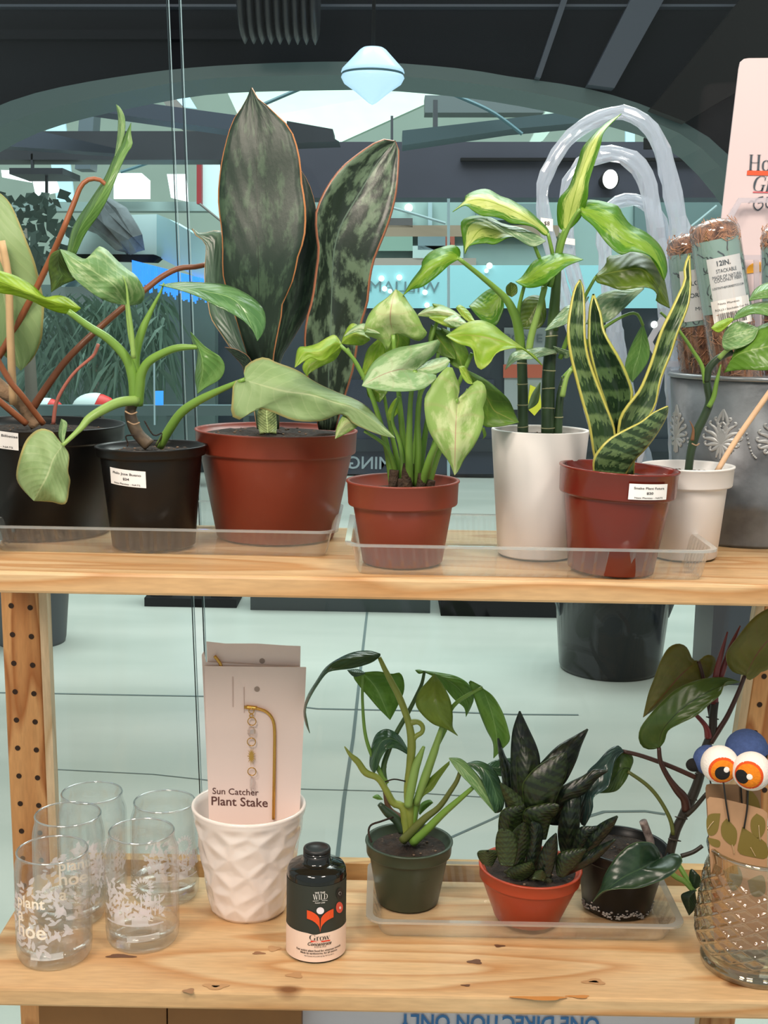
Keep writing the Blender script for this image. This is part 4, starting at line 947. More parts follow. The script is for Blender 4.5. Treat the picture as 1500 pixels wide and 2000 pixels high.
# hexagonal white translucent trellises
M_hexa = clear('milky_acrylic', (0.97, 0.97, 0.98), 0.1, 0.6, 0.1, 0.42, (232, 228, 236))
def hextrellis(label, hexs, Y, stick):
    T = Thing('hexagon_trellis', label, 'plant support', P(*stick[1], Y), 'milky hexagon trellises')
    for cx, cy, R, rot, wd in hexs:
        o = [(cx + R * math.cos(math.radians(rot + 60 * i)), cy + R * math.sin(math.radians(rot + 60 * i))) for i in range(6)]
        q = [(cx + (R - wd) * math.cos(math.radians(rot + 60 * i)), cy + (R - wd) * math.sin(math.radians(rot + 60 * i))) for i in range(6)]
        V = [P(x, y, Y) for x, y in o + q]; V += [p + Vector((0, .004, 0)) for p in V]; Fc = []
        for i in range(6): j = (i + 1) % 6; Fc += [(i, 6 + i, 6 + j, j), (12 + i, 12 + j, 18 + j, 18 + i), (i, j, 12 + j, 12 + i), (6 + i, 18 + i, 18 + j, 6 + j)]
        T.part('hexagon_frame', V, Fc, M_hexa, smooth=False)
    (x0, y0), (x1, y1) = stick; a, b = P(x0, y0, Y), P(x1, y1, Y); k = 5 * mpp(x0, y0, Y)
    T.part('trellis_stake', *join(([a + Vector((-k, 0, 0)), a + Vector((k, 0, 0)), b + Vector((k, 0, 0)), b + Vector((-k, 0, 0)), a + Vector((-k, .004, 0)), a + Vector((k, .004, 0)), b + Vector((k, .004, 0)), b + Vector((-k, .004, 0))], [(0, 3, 2, 1), (4, 5, 6, 7), (0, 1, 5, 4), (1, 2, 6, 5), (2, 3, 7, 6), (3, 0, 4, 7)])), M_hexa, smooth=False)
hextrellis('milky hexagon trellis in front of the pale pink card', [(1478, 447, 70, 0, 11)], 1.588, ((1478, 508), (1482, 880)))
hextrellis('milky hexagon trellis standing left of the bucket behind the banded snake plant', [(1318, 668, 56, 0, 13)], 1.56, ((1296, 716), (1236, 955)))
# nested clear arches in crinkled sleeves
M_sleeve2 = clear('crinkled_clear_sleeve', (0.95, 0.97, 0.99), 0.2, 0.9, 0.07, 0.34, (222, 228, 242))
def arches(label, loops, Y, stickers):
    T = Thing('clear_arch_trellis', label, 'plant support', P(loops[0][0][0][0], loops[0][0][0][1], Y), 'clear arch trellises')
    for path, ws in loops:
        q = catmull(path, 64); V, Fc = [], []; rnd = random.Random(len(path)); seg = 14
        cs = [P(x, y, Y) for x, y in q]
        rs = []
        for i in range(64):
            u = i / 63 * (len(ws) - 1); k = min(int(u), len(ws) - 2); rs.append((ws[k] + (ws[k + 1] - ws[k]) * (u - k)) * mpp(q[i][0], q[i][1], Y) * rnd.uniform(.9, 1.07))
        V, Fc = sweep(cs, rs, seg, 0.5, True, (0, 1, 0)); V = [p + Vector((rnd.uniform(-1, 1), rnd.uniform(-1, 1), rnd.uniform(-1, 1))) * .0011 for p in V]
        T.part('plastic_sleeve', V, Fc, M_sleeve2, smooth=False)
        for o in (-.42, .42):
            cs2 = []
            for i in range(64):
                t = (cs[min(i + 1, 63)] - cs[max(i - 1, 0)]).normalized(); nn = t.cross(Vector((0, 1, 0))); cs2.append(cs[i] + nn * rs[i] * o)
            T.part('acrylic_rod', *sweep(cs2, [r * .2 for r in rs], 8), clear('clear_acrylic_rod', (0.96, 0.98, 1.0), 0.25, 0.9, 0.05, 0.16, (220, 228, 240)))
    for x, y, w, h, body in stickers:
        o = T.part('price_label', *prism([(x - w, y - h), (x - w, y + h), (x + w, y + h + 3), (x + w, y - h + 3)], Y - .0095, .0006), mat('sticker_white', (238, 234, 232)), smooth=False)
        v2, f2 = lines_geo([(body, 0, 0, None, h * .9 * mpp(x, y, Y), 0, 0)]); T.part('label_print', *flat_geo(v2, f2, P(x, y + 3, Y - .0098), SE, SN, .0003), mat('print_black', (34, 30, 32)), o, smooth=False)
arches('tall nested clear arch trellis in crinkled plastic behind the variegated leaves',
       [(pts('1178,905 1150,780 1118,640 1085,520 1067,443 1058,385 1066,345 1092,293 1135,250 1187,224 1218,219 1255,235 1284,270 1301,320 1316,390 1330,460 1345,560 1362,700 1372,800'), [12, 14, 15, 15, 13, 13, 14, 17, 20, 27, 30, 30]),
        (pts('1232,905 1190,760 1140,600 1112,500 1106,420 1112,360 1140,318 1175,302 1212,302 1246,322 1266,362 1276,420 1286,480 1300,580 1320,760 1330,905'), [10, 11, 13, 14, 15, 18, 18, 18, 22, 24])], 1.60, [(1068, 437, 12, 12, '$8'), (1112, 470, 11, 6, '-')])
arches('lower clear arch trellis behind the tall nested one', [(pts('1262,905 1228,780 1200,640 1184,520 1180,440 1196,402 1228,390 1262,398 1290,430 1302,500 1322,700 1340,905'), [14, 15, 16, 14, 12, 12, 14, 16])], 1.635, [])
# wooden stick in the small white pot
v, f = pxtube('1398,925 1440,856 1520,742', [1.366, 1.36, 1.35], 5.5, seg=10); single('wooden_stick', 'pale wooden stick leaning out of the small white lipped pot', 'stick', v, f, mat('pale_dowel', (222, 184, 148), 0.6, noise=0.1, nscale=60))
# ================================================================== plants on the upper shelf
M_pale = leafmat('pale_underside_leaf', (150, 176, 122), (136, 164, 108), rib=(176, 192, 142), edge=(176, 170, 110), vein=0.25, amt=0.5, transl=0.3, rough=0.5, nveins=12)
M_mid = leafmat('mid_green_leaf', (92, 136, 66), (112, 152, 82), rib=(134, 172, 104), vein=0.25, transl=0.3, rough=0.3)
M_mid2 = leafmat('grey_green_leaf', (112, 152, 92), (158, 184, 130), rib=(170, 196, 140), vein=0.3, amt=0.45, transl=0.3, rough=0.35, nscale=5, stretch=(1, 2))
M_lime = leafmat('bright_lime_leaf', (150, 186, 42), (176, 206, 70), rib=(120, 150, 40), vein=0.1, transl=0.45, rough=0.4)
M_rust = mat('rusty_petiole', (150, 88, 54), 0.45, noise=0.25, nscale=40)
M_rust2 = mat('dark_rust_petiole', (120, 72, 46), 0.45, noise=0.25, nscale=40)
M_stemg = mat('green_petiole', (112, 150, 62), 0.38, noise=0.12, nscale=30)
M_stemp = mat('pale_green_petiole', (136, 168, 88), 0.38, noise=0.12, nscale=30)
M_tan = mat('tan_stake', (206, 172, 128), 0.6, noise=0.12, nscale=50)
M_trunk = mat('pale_brown_stem', (168, 138, 108), 0.75, noise=0.4, nscale=60, bump=0.6, bscale=120)
# --- A: philodendron with rusty petioles
leaf(pA, M_pale, '-20,365 -62,425 -76,520 -60,610 -20,670 18,702 41,724', '-20,365 0,377 20,397 37,433 52,470 68,512 78,552 86,592 84,634 81,664 66,698 41,724', [1.46, 1.44, 1.45, 1.47], '-20,365 -12,440 2,540 20,640 41,724', (.02, .01), .05, .03, label='broad pale underside of a leaf')
leaf(pA, M_mid, '130,496 143,443 177,390 203,350 220,313 240,273 256,240', '148,498 167,457 195,417 214,380 231,337 248,300 259,283 256,262 256,240', [1.44, 1.42, 1.44], None, (.03, .0), .05, label='narrow folded upright leaf')
leaf(pA, M_mid2, '224,306 229,270 231,232 227,204', '233,292 243,262 244,232 236,212 227,204', [1.45, 1.455], None, (.01, 0), .1)
tube(pA, 'petiole', '-18,716 0,693 30,640 70,565 110,480 143,400 158,364 175,350 197,352 212,368', [1.47, 1.45, 1.42, 1.43], [7, 6.5, 6, 5.5, 4], M_rust)
tube(pA, 'petiole', '62,800 95,750 133,700 187,647 233,607 287,563 317,540 350,524 383,521 404,516', [1.45, 1.44, 1.46, 1.50], [8, 7, 6.5, 6, 5], M_rust2)
tube(pA, 'petiole', '-10,694 20,745 43,773 85,828', [1.42, 1.43, 1.45], 6, M_rust)
tube(pA, 'petiole', '-10,776 22,803 52,828', [1.42, 1.44], 6.5, M_rust)
tube(pA, 'petiole', '104,828 110,787 127,753 150,723 180,697 188,684 192,672', [1.44, 1.42], [4, 3.6, 3.2, 3.5], mat('pink_aerial_root', (176, 106, 92), 0.5))
tube(pA, 'stake', '3,470 16,540 20,650 26,790', [1.43, 1.45], [7, 7.5, 8], M_tan)
tube(pA, 'petiole', '-14,470 2,500 14,530 17,560', 1.44, 6, M_tan)
tube(pA, 'stem', '-20,742 10,765 38,785 72,832', [1.46, 1.47], [17, 15, 13, 13], M_trunk)
# --- B: philodendron in the small black pot
leaf(pB, M_lime, '158,602 133,582 110,577 87,580 67,560 33,540 0,529 -40,516', '156,605 140,613 113,610 87,600 60,587 27,576 0,572 -40,556', [1.38, 1.35, 1.33], '157,603 110,592 60,574 -40,536', (.015, .01), .1)
leaf(pB, M_mid2, '247,596 274,593 283,573 274,550 263,536 247,525 227,507 207,487 190,482 180,503 160,505 140,493 117,487', '247,596 217,591 187,577 160,557 140,537 127,510 117,487', [1.40, 1.37, 1.36, 1.37], '247,596 225,560 190,535 150,510 117,487', (.03, -.01), .06, .05, label='large folded leaf at the top')
leaf(pB, leafmat('dark_leaf_back', (72, 100, 48), (92, 122, 52), vein=0.2, transl=0.35), '117,487 100,497 95,523 99,550 100,571', '117,487 127,512 141,540 148,546 124,556 100,571', [1.37, 1.40, 1.41], None, (.02, 0), .05)
leaf(pB, leafmat('glossy_green_leaf', (78, 122, 70), (104, 146, 92), rib=(136, 172, 112), vein=0.22, transl=0.25, rough=0.22), '310,557 350,551 400,552 443,557 473,569 500,587 516,608 519,632 514,650 503,666', '310,557 340,564 373,574 400,586 423,598 450,611 475,626 493,644 503,666', [1.40, 1.37, 1.36, 1.35], '310,557 400,569 465,592 503,666', (.02, -.012), .06, label='glossy leaf arching over the terracotta pot')
leaf(pB, M_mid, '372,650 377,672 386,690 383,715 381,740 386,769', '372,648 395,672 412,685 430,697 439,717 430,740 402,757 386,769', [1.38, 1.36, 1.37], '374,650 392,690 396,725 386,769', (.02, -.008), .08, .04)
leaf(pB, M_pale, '122,868 112,856 100,842 77,838 53,857 40,887 32,927 40,950 66,978', '126,872 135,890 133,920 137,936 135,953 128,984 100,980 66,978', [1.33, 1.315, 1.31, 1.32], '122,870 105,895 92,930 66,978', (.02, .015), .08, .2, label='crumpled leaf drooping over the large black pot')
leaf(pB, M_mid2, '122,867 115,852 115,838 120,818', '124,868 128,848 131,826 120,818', [1.33, 1.34], None, (.01, 0), .05)
leaf(pB, M_pale, '478,741 477,720 493,705 517,698 540,708 580,723 617,747 660,767 693,780 720,797 742,823 771,855', '476,743 457,746 453,783 452,810 467,820 487,807 503,798 527,803 560,817 587,823 627,822 667,808 690,827 717,840 747,851 771,855', [1.34, 1.32, 1.31, 1.27], '477,742 510,752 560,765 610,772 650,785 690,797 730,822 771,855', (.04, .01), .05, .1, label='long wavy pale leaf lying before the terracotta pot')
tube(pB, 'petiole', '133,608 173,637 213,663 247,700 260,740 264,785', [1.37, 1.39, 1.405], [6, 8, 10, 12], M_stemg)
tube(pB, 'petiole', '264,790 266,745 264,700 276,650 296,605 314,570 320,552', [1.405, 1.40, 1.40], [13, 11, 9, 8, 4, 1.5], M_stemg)
tube(pB, 'petiole', '262,770 262,700 253,650 247,594', [1.40, 1.40], [6, 5, 4, 3], M_stemp)
tube(pB, 'petiole', '261,700 257,650 251,600 247,560 240,538', [1.385, 1.38], [5, 5, 4, 2.5, 1], M_stemp)
tube(pB, 'petiole', '268,790 272,755 276,730 290,707 320,689 350,679 392,678', [1.405, 1.39, 1.375], [12, 11, 9, 8, 7, 4], M_stemg)
tube(pB, 'petiole', '268,782 233,786 200,801 173,818 157,837 122,870', [1.40, 1.36, 1.33], [10, 10, 9.5, 8, 5, 4], M_stemp)
tube(pB, 'petiole', '312,872 330,840 353,807 383,785 427,763 478,741', [1.40, 1.37, 1.34], [9, 9.5, 9, 8, 6, 4], M_stemg)
tube(pB, 'stem', '266,775 255,800 258,822 270,848 292,870', [1.405, 1.405], [11, 11, 12, 12, 13], mat('ringed_brown_stem', (98, 82, 62), 0.6, col2=(56, 46, 38), nscale=70))
for y, x in ((806, 256), (826, 261)):
    tube(pB, 'stem_ring', '%d,%d %d,%d %d,%d' % (x - 12, y - 3, x, y + 3, x + 12, y - 1), 1.386, 1.6, M_trunk)
tube(pB, 'aerial_root', '262,850 246,852 250,866 248,872', 1.39, 1.5, SOIL); tube(pB, 'aerial_root', '282,822 300,850 318,846 305,872', 1.39, 1.5, SOIL)
# --- C: broad snake plant
M_whale = leafmat('mottled_dark_paddle', (32, 48, 38), (58, 79, 60), rib=(28, 40, 30), edge=(188, 124, 78), edgew=0.018, vein=0.0, amt=0.38, nscale=6.5, stretch=(2.2, 1.2), transl=0.0, rough=0.42, ribw=0.008)
M_whale2 = leafmat('mottled_grey_paddle', (34, 46, 38), (92, 112, 90), rib=(84, 104, 90), edge=(150, 96, 70), edgew=0.012, vein=0.0, amt=0.5, nscale=5.5, stretch=(2.4, 1.0), transl=0.0, rough=0.34, ribw=0.014)
leaf(pC, M_whale, '508,838 505,790 497,730 483,690 467,640 450,583 438,550 435,517 435,477 432,440 427,403 427,367 432,323 438,293 450,250 463,223 482,200 483,187 492,171', '537,838 535,800 532,745 534,700 541,660 550,617 553,590 567,563 577,533 580,510 590,483 597,450 597,400 589,350 588,323 580,283 567,250 550,233 523,207 502,190 492,171', [1.475, 1.455, 1.44, 1.45, 1.46], '522,838 515,740 508,640 505,520 503,400 500,260 492,171', (.01, -.01), -.04, thick=.0025, label='tallest central paddle')
leaf(pC, M_whale, '524,838 530,740 545,560 560,420 574,318', '545,838 546,712 560,680 584,640 601,610 614,567 619,527 624,487 622,457 618,417 607,370 590,337 574,318', [1.485, 1.48, 1.48, 1.485], None, (.0, .01), -.03, thick=.0025, label='narrow paddle behind the tallest one')
leaf(pC, M_whale2, '622,838 610,780 598,720 595,660 600,620 610,583 617,533 622,487 617,450 617,417 623,397 640,363 667,327 700,300 733,278 755,271 772,275', '655,840 672,780 690,720 700,660 707,627 718,590 722,550 730,510 743,477 760,433 773,383 778,333 779,290 772,275', [1.49, 1.475, 1.47, 1.475], '640,840 642,740 646,640 648,560 652,490 668,435 702,378 737,318 772,275', (-.02, -.025), .0, thick=.003, label='wide leaning paddle with a pale ridge')
leaf(pC, leafmat('grey_small_paddle', (62, 84, 68), (92, 116, 96), rib=(70, 92, 76), edge=(196, 160, 120), edgew=0.03, vein=0.0, transl=0.0, rough=0.3, amt=.45), '502,838 480,722 450,680 430,650 412,622 405,587 399,550 400,517 402,493 400,473 383,460 375,447', '512,838 497,715 482,682 463,632 451,600 441,560 436,500 433,453 415,452 392,458 375,447', [1.465, 1.46, 1.465, 1.475], None, (-.005, .012), -.03, thick=.002)
leaf(pC, M_whale, '484,770 475,720 458,697 439,678', '497,760 491,705 466,684 439,678', [1.455, 1.445], None, (0, 0), .02, thick=.002)
leaf(pC, leafmat('pale_stub', (150, 168, 112), (110, 130, 84), vein=0, transl=0, amt=.5), '507,846 505,820 506,795', '540,846 538,820 536,795', [1.452, 1.45], None, (.01, .01), .05, thick=.004)
# --- D: arrowhead plant
M_arrow = leafmat('pale_arrow_leaf', (146, 178, 96), (190, 204, 146), rib=(184, 150, 122), vein=0.16, amt=0.5, nscale=4, transl=0.32, rough=0.42, center=0.5, ribw=0.012, nveins=5)
M_arrow2 = leafmat('silvery_arrow_leaf', (128, 164, 108), (178, 198, 156), rib=(166, 142, 120), vein=0.14, amt=0.5, nscale=4, transl=0.28, rough=0.36, center=0.5, ribw=0.012, nveins=5)
M_arrow3 = leafmat('lime_arrow_leaf', (142, 178, 52), (172, 196, 84), rib=(158, 168, 74), vein=0.2, amt=0.5, transl=0.42, rough=0.4, nveins=5)
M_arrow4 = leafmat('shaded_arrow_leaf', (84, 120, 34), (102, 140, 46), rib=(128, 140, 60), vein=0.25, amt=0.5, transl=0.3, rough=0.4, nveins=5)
tp = [('766,948 754,870 735,800 712,740 690,700 664,674', 4, 1.34, 1.31), ('768,948 758,880 742,820 726,770 700,720 678,680', 3.5, 1.335, 1.32), ('792,948 788,870 778,760 771,700 768,654', 4.5, 1.33, 1.31), ('800,948 799,880 800,820 803,770 811,724', 5, 1.32, 1.28),
      ('812,948 817,880 816,800 825,760 845,737', 4.5, 1.325, 1.29), ('824,948 842,890 864,845 878,810 892,780', 5, 1.32, 1.27), ('828,948 846,880 872,800 900,740 922,690', 4.5, 1.335, 1.31), ('784,948 772,880 757,810 746,745', 3.5, 1.345, 1.34),
      ('836,948 856,885 880,840 915,760', 4.5, 1.345, 1.35), ('806,948 812,870 824,740 846,650 862,612', 4, 1.345, 1.36), ('776,948 770,910 752,870 712,842', 3.5, 1.33, 1.30), ('818,948 826,880 838,800 856,690', 4, 1.345, 1.355), ('790,948 782,870 766,820 780,775', 3.5, 1.32, 1.31)]
for s, r, y0, y1 in tp: tube(pD, 'petiole', s, [y0, y1], [r * 1.7, r * 1.5, r, r * .9], M_stemg)
for s, r in (('768,952 770,918', 10), ('794,954 796,915 797,905', 12), ('822,954 826,925', 10), ('840,950 842,938', 9), ('782,952 783,935', 8)): tube(pD, 'stem', s, 1.318, r, mat('rooty_stem', (72, 54, 38), 0.8, noise=0.5, nscale=120, bump=1.0, bscale=200))
leaf(pD, M_arrow, '769,653 757,684 745,668 730,660 713,653 712,638 721,614 736,596 757,581 773,565', '771,652 781,652 799,659 817,666 829,659 834,649 826,638 814,614 799,593 787,575 773,565', [1.31, 1.295, 1.32], '769,653 762,625 765,595 773,565', (.008, .012), .08, .05)
leaf(pD, M_arrow2, '811,724 838,701 853,686 859,664 832,669 802,675 778,679 754,689 733,704 718,725 707,754', '811,724 841,730 854,735 850,741 829,758 799,764 760,764 730,760 707,754', [1.29, 1.265, 1.26], '811,724 780,722 745,733 707,754', (.03, -.01), .08, .04, label='broad silvery leaf in front')
leaf(pD, M_arrow2, '813,722 835,706 868,698 879,705', '813,724 844,731 868,721 879,705', [1.295, 1.30], None, (.015, -.005), .08)
leaf(pD, M_arrow, '892,780 898,757 890,735 880,715 862,727 844,752 830,776 830,809 838,842 859,878 877,902 888,928', '892,780 910,764 931,743 947,753 950,776 943,797 946,812 940,842 925,872 907,896 896,918 888,928', [1.275, 1.255, 1.25, 1.255], '892,780 890,830 889,880 888,928', (.012, .012), .1, .04, label='large arrow leaf hanging over the pot rim')
leaf(pD, M_arrow3, '896,716 908,716 918,732 923,750', '896,718 902,735 912,748 923,750', [1.275, 1.27], None, (.01, 0), .1)
leaf(pD, M_arrow3, '871,656 892,641 916,629 940,626 964,635 982,650 1006,668 1027,683 1045,695 1059,714', '871,656 895,671 922,680 928,706 938,722 956,710 967,692 985,683 1018,680 1045,700 1059,714', [1.31, 1.285, 1.29, 1.32], '871,656 920,655 970,664 1020,682 1059,714', (.03, -.02), .1, .03, label='yellow-green leaf arched like a hood')
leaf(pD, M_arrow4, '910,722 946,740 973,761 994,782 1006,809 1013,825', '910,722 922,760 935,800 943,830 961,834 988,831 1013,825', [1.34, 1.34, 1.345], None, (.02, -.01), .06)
leaf(pD, M_arrow3, '668,672 655,655 640,659 620,671 600,677 582,681 576,718', '668,675 650,692 630,706 610,699 598,703 585,712 576,718', [1.31, 1.28, 1.27], None, (.02, 0), .1, .06)
leaf(pD, M_arrow3, '668,674 640,677 615,691 596,706 591,720 600,735', '668,680 655,702 626,716 606,728 600,735', [1.32, 1.315], None, (.01, 0), .1, .04)
leaf(pD, M_arrow3, '667,669 676,645 688,632 705,639 717,650 723,664', '667,671 690,674 708,674 723,664', [1.32, 1.33], None, (.02, 0), .1, .05)
leaf(pD, M_arrow2, '672,656 690,640 710,632 730,640 742,652', '672,658 695,649 718,650 742,652', [1.305, 1.30], None, (.015, 0), .1)
leaf(pD, M_arrow3, '745,658 720,680 710,710 706,742', '746,660 752,690 737,716 706,742', [1.33, 1.335], None, (.01, 0), .08)
leaf(pD, M_arrow4, '716,752 720,775 742,786', '716,752 758,758 742,786', [1.335, 1.33], None, (.01, 0), .08)
leaf(pD, M_arrow3, '784,770 767,785 757,808 762,822', '784,772 782,800 762,822', [1.33, 1.325], None, (.01, 0), .08)
leaf(pD, M_arrow, '816,614 838,600 865,598 886,607 901,618', '816,617 850,621 876,624 901,618', [1.35, 1.34], None, (.02, 0), .08, .05)
leaf(pD, M_arrow3, '838,619 865,611 890,616 906,625 913,634', '838,621 860,633 885,641 913,634', [1.34, 1.33], None, (.02, 0), .08)
leaf(pD, M_arrow2, '866,626 890,615 912,632', '866,628 892,640 912,632', [1.325, 1.32], None, (.01, 0), .08)
leaf(pD, M_arrow3, '891,600 899,596 915,608 927,627', '891,602 902,618 918,630 927,627', [1.345, 1.33], None, (.01, 0), .15)
leaf(pD, M_arrow3, '845,593 868,598 884,614', '845,596 860,612 884,614', [1.36, 1.36], None, (.01, 0), .1)
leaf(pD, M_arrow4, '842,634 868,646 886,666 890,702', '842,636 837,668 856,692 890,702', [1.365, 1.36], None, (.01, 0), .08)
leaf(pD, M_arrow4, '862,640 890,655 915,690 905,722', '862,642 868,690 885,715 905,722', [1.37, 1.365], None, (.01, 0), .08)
leaf(pD, M_arrow, '655,857 659,832 675,809 701,831', '655,857 676,847 690,839 701,831', [1.30, 1.32], None, (.008, 0), .1)
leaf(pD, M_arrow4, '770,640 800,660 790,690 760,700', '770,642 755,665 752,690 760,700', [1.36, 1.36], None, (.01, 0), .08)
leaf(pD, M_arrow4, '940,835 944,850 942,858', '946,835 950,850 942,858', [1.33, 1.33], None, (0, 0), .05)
# --- E: dumb cane
M_dumb = leafmat('variegated_cream_leaf', (88, 142, 30), (206, 218, 130), rib=(150, 176, 70), vein=0.2, amt=0.5, nscale=6, stretch=(1.2, 3.5), transl=0.4, rough=0.3, center=1.5, nveins=8)
M_dumb2 = leafmat('variegated_green_leaf', (82, 138, 30), (138, 176, 58), rib=(130, 168, 62), vein=0.2, amt=0.45, nscale=6, stretch=(1.2, 3), transl=0.4, rough=0.28, center=1.0, nveins=8)
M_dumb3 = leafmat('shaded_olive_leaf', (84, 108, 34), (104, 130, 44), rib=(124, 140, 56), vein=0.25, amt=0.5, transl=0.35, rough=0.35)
M_silver = leafmat('silver_green_leaf', (108, 142, 104), (164, 184, 148), rib=(140, 166, 122), vein=0.15, amt=0.5, nscale=5, transl=0.2, rough=0.32)
M_cane = mat('ringed_cane', (58, 82, 52), 0.4, col2=(38, 56, 38), nscale=40)
M_ring = mat('cane_ring', (150, 150, 116), 0.7)
def cane(s, Y, r, rings):
    tube(pE, 'cane', s, Y, r, M_cane)
    q = pts(s); n = 0
    for (x0, y0), (x1, y1) in zip(q, q[1:]):
        for j in range(rings):
            t = (j + .5) / rings; x, y = x0 + (x1 - x0) * t, y0 + (y1 - y0) * t; rr = r if not isinstance(r, list) else r[0] + (r[-1] - r[0]) * (q.index((x0, y0)) + t) / (len(q) - 1)
            k = mpp(x, y, 1.385); c = P(x, y, Y[0] if isinstance(Y, list) else Y)
            V, Fc = lathe([(rr * k * 1.0, -1.2 * k), (rr * k * 1.07, 0), (rr * k * 1.0, 1.2 * k)], c, 20, Vector((random.uniform(-.12, .12), random.uniform(-.12, .12), 1)))
            pE.part('cane_ring', V, Fc, M_ring)
cane('1021,855 1021,770 1019,690', 1.385, [11, 10.5, 10], 2)
cane('1070,855 1071,740 1079,640', 1.38, [13.5, 13, 12], 3)
cane('1089,855 1094,775 1104,735', 1.38, [9, 8, 7], 1)
tube(pE, 'stem', '1079,645 1086,560 1091,485 1096,455', [1.38, 1.37], [12, 10, 8, 5], mat('cane_green', (70, 96, 50), 0.4))
tube(pE, 'petiole', '1019,698 1012,640 1003,610 985,580 940,540 896,505', [1.385, 1.36, 1.33], [10, 10, 9, 6, 5, 4], M_stemg)
tube(pE, 'petiole', '1032,695 1038,655 1052,608 1064,560', [1.375, 1.36], [7, 7, 6, 6], M_stemp)
tube(pE, 'petiole', '1074,560 1082,520 1078,490 1070,456', [1.37, 1.36], [6, 5, 4, 3.5], M_stemg)
tube(pE, 'petiole', '1062,565 1066,530 1052,500 1043,477', [1.37, 1.35], [6, 5, 4, 3.5], M_stemg)
tube(pE, 'petiole', '1086,510 1094,475 1103,447', [1.37, 1.36], [6, 5, 4], M_stemg)
tube(pE, 'petiole', '1088,520 1100,470 1118,430 1133,408', [1.36, 1.34], [6, 5, 4, 3.5], M_stemg)
tube(pE, 'petiole', '1094,700 1120,630 1142,580 1164,540', [1.375, 1.35], [5, 4, 3.5, 3], M_stemg)
tube(pE, 'petiole', '1012,640 1014,600 1024,558', [1.38, 1.36], [5, 4, 3.5], M_stemg)
tube(pE, 'petiole', '1100,740 1130,705 1150,665 1180,640 1212,620 1242,612 1256,636', [1.38, 1.37, 1.38], [6, 5, 4, 3, 3], M_stemg)
tube(pE, 'petiole', '1098,775 1106,740 1116,720', [1.37, 1.37], [6, 5, 4], M_stemp)
leaf(pE, M_dumb2, '897,506 899,490 887,479 863,483 840,493 825,510 823,523 803,550 787,578', '897,506 880,516 863,531 843,548 823,561 803,566 787,578', [1.33, 1.31, 1.31, 1.32], '897,506 862,512 830,532 787,578', (.03, .0), .1, label='lone leaf arching to the left')
leaf(pE, M_dumb, '1072,458 1070,447 1050,427 1030,410 997,390 977,383 953,370 930,372 910,382 907,392 884,414', '1070,461 1060,458 1043,444 1017,438 997,436 983,428 963,423 940,421 923,411 908,401 884,414', [1.36, 1.34, 1.33, 1.33], '1071,459 1020,422 960,395 920,392 884,414', (.025, -.01), .06, label='upper left cream-centred leaf')
leaf(pE, M_dumb, '1043,477 1035,465 997,447 963,427 943,422 923,422 903,430 900,443 903,463 908,496', '1043,477 1000,463 967,477 947,475 917,480 908,496', [1.36, 1.35, 1.34], '1043,477 990,458 940,448 908,496', (.015, -.01), .06)
leaf(pE, M_silver, '950,427 990,439 1020,446 1050,459 1066,471', '950,428 985,451 1010,466 1040,482 1066,471', [1.345, 1.34, 1.35], None, (.01, -.005), .1)
leaf(pE, M_dumb, '1104,452 1090,440 1090,393 1110,367 1120,343 1130,313 1137,290 1153,270 1180,243 1214,222', '1108,452 1133,427 1147,390 1150,357 1160,323 1173,283 1180,257 1214,222', [1.365, 1.35, 1.36, 1.39], '1106,452 1118,400 1132,350 1150,300 1170,262 1214,222', (.02, -.01), .06, label='tall upright cream-centred leaf')
leaf(pE, M_dumb2, '1131,408 1143,392 1163,391 1187,396 1207,403 1217,420 1233,440 1260,453 1287,477 1300,503 1303,530 1297,548', '1131,411 1137,423 1160,443 1187,477 1213,497 1233,491 1267,498 1287,520 1297,548', [1.345, 1.32, 1.31, 1.31], '1131,410 1170,425 1215,455 1262,490 1297,548', (.03, -.01), .07, .03, label='broad wavy leaf arching to the right')
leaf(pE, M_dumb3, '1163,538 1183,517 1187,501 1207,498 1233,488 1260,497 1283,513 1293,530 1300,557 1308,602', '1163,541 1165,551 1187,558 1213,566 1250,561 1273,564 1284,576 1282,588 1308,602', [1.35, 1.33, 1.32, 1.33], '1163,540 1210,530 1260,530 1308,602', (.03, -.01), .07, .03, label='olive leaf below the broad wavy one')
leaf(pE, M_dumb2, '1007,550 1020,540 1040,513 1060,502 1087,495 1113,497 1139,507', '1007,550 1030,562 1060,557 1083,540 1107,520 1139,507', [1.35, 1.33, 1.33], None, (.02, -.01), .1)
leaf(pE, M_dumb2, '981,569 963,563 943,573 916,598', '981,571 984,597 980,613 967,636 943,628 916,598', [1.40, 1.395], None, (.02, -.01), .06)
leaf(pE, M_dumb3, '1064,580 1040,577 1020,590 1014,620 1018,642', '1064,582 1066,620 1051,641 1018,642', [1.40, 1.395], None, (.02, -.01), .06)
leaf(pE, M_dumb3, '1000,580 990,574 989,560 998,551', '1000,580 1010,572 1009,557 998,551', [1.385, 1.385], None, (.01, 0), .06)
leaf(pE, M_silver, '1150,579 1135,589 1105,599 1085,620 1064,646', '1150,581 1130,611 1105,633 1064,646', [1.36, 1.345, 1.335], None, (.01, -.005), .08)
leaf(pE, M_silver, '1258,562 1210,565 1170,577 1158,602 1144,633', '1258,564 1240,581 1215,606 1185,629 1144,633', [1.39, 1.375, 1.37], None, (.01, -.005), .08)
leaf(pE, M_mid, '1255,634 1240,660 1227,690 1221,720 1235,747', '1257,634 1269,680 1263,711 1235,747', [1.385, 1.39, 1.39], None, (.01, 0), .08)
leaf(pE, M_silver, '1090,684 1060,679 1030,682 1000,690 987,722', '1090,688 1060,696 1040,701 1010,704 987,722', [1.37, 1.35, 1.345], None, (.015, -.005), .1)
leaf(pE, M_pale, '1055,747 1039,770 1029,802', '1056,748 1051,786 1029,802', [1.395, 1.395], None, (.01, 0), .08)
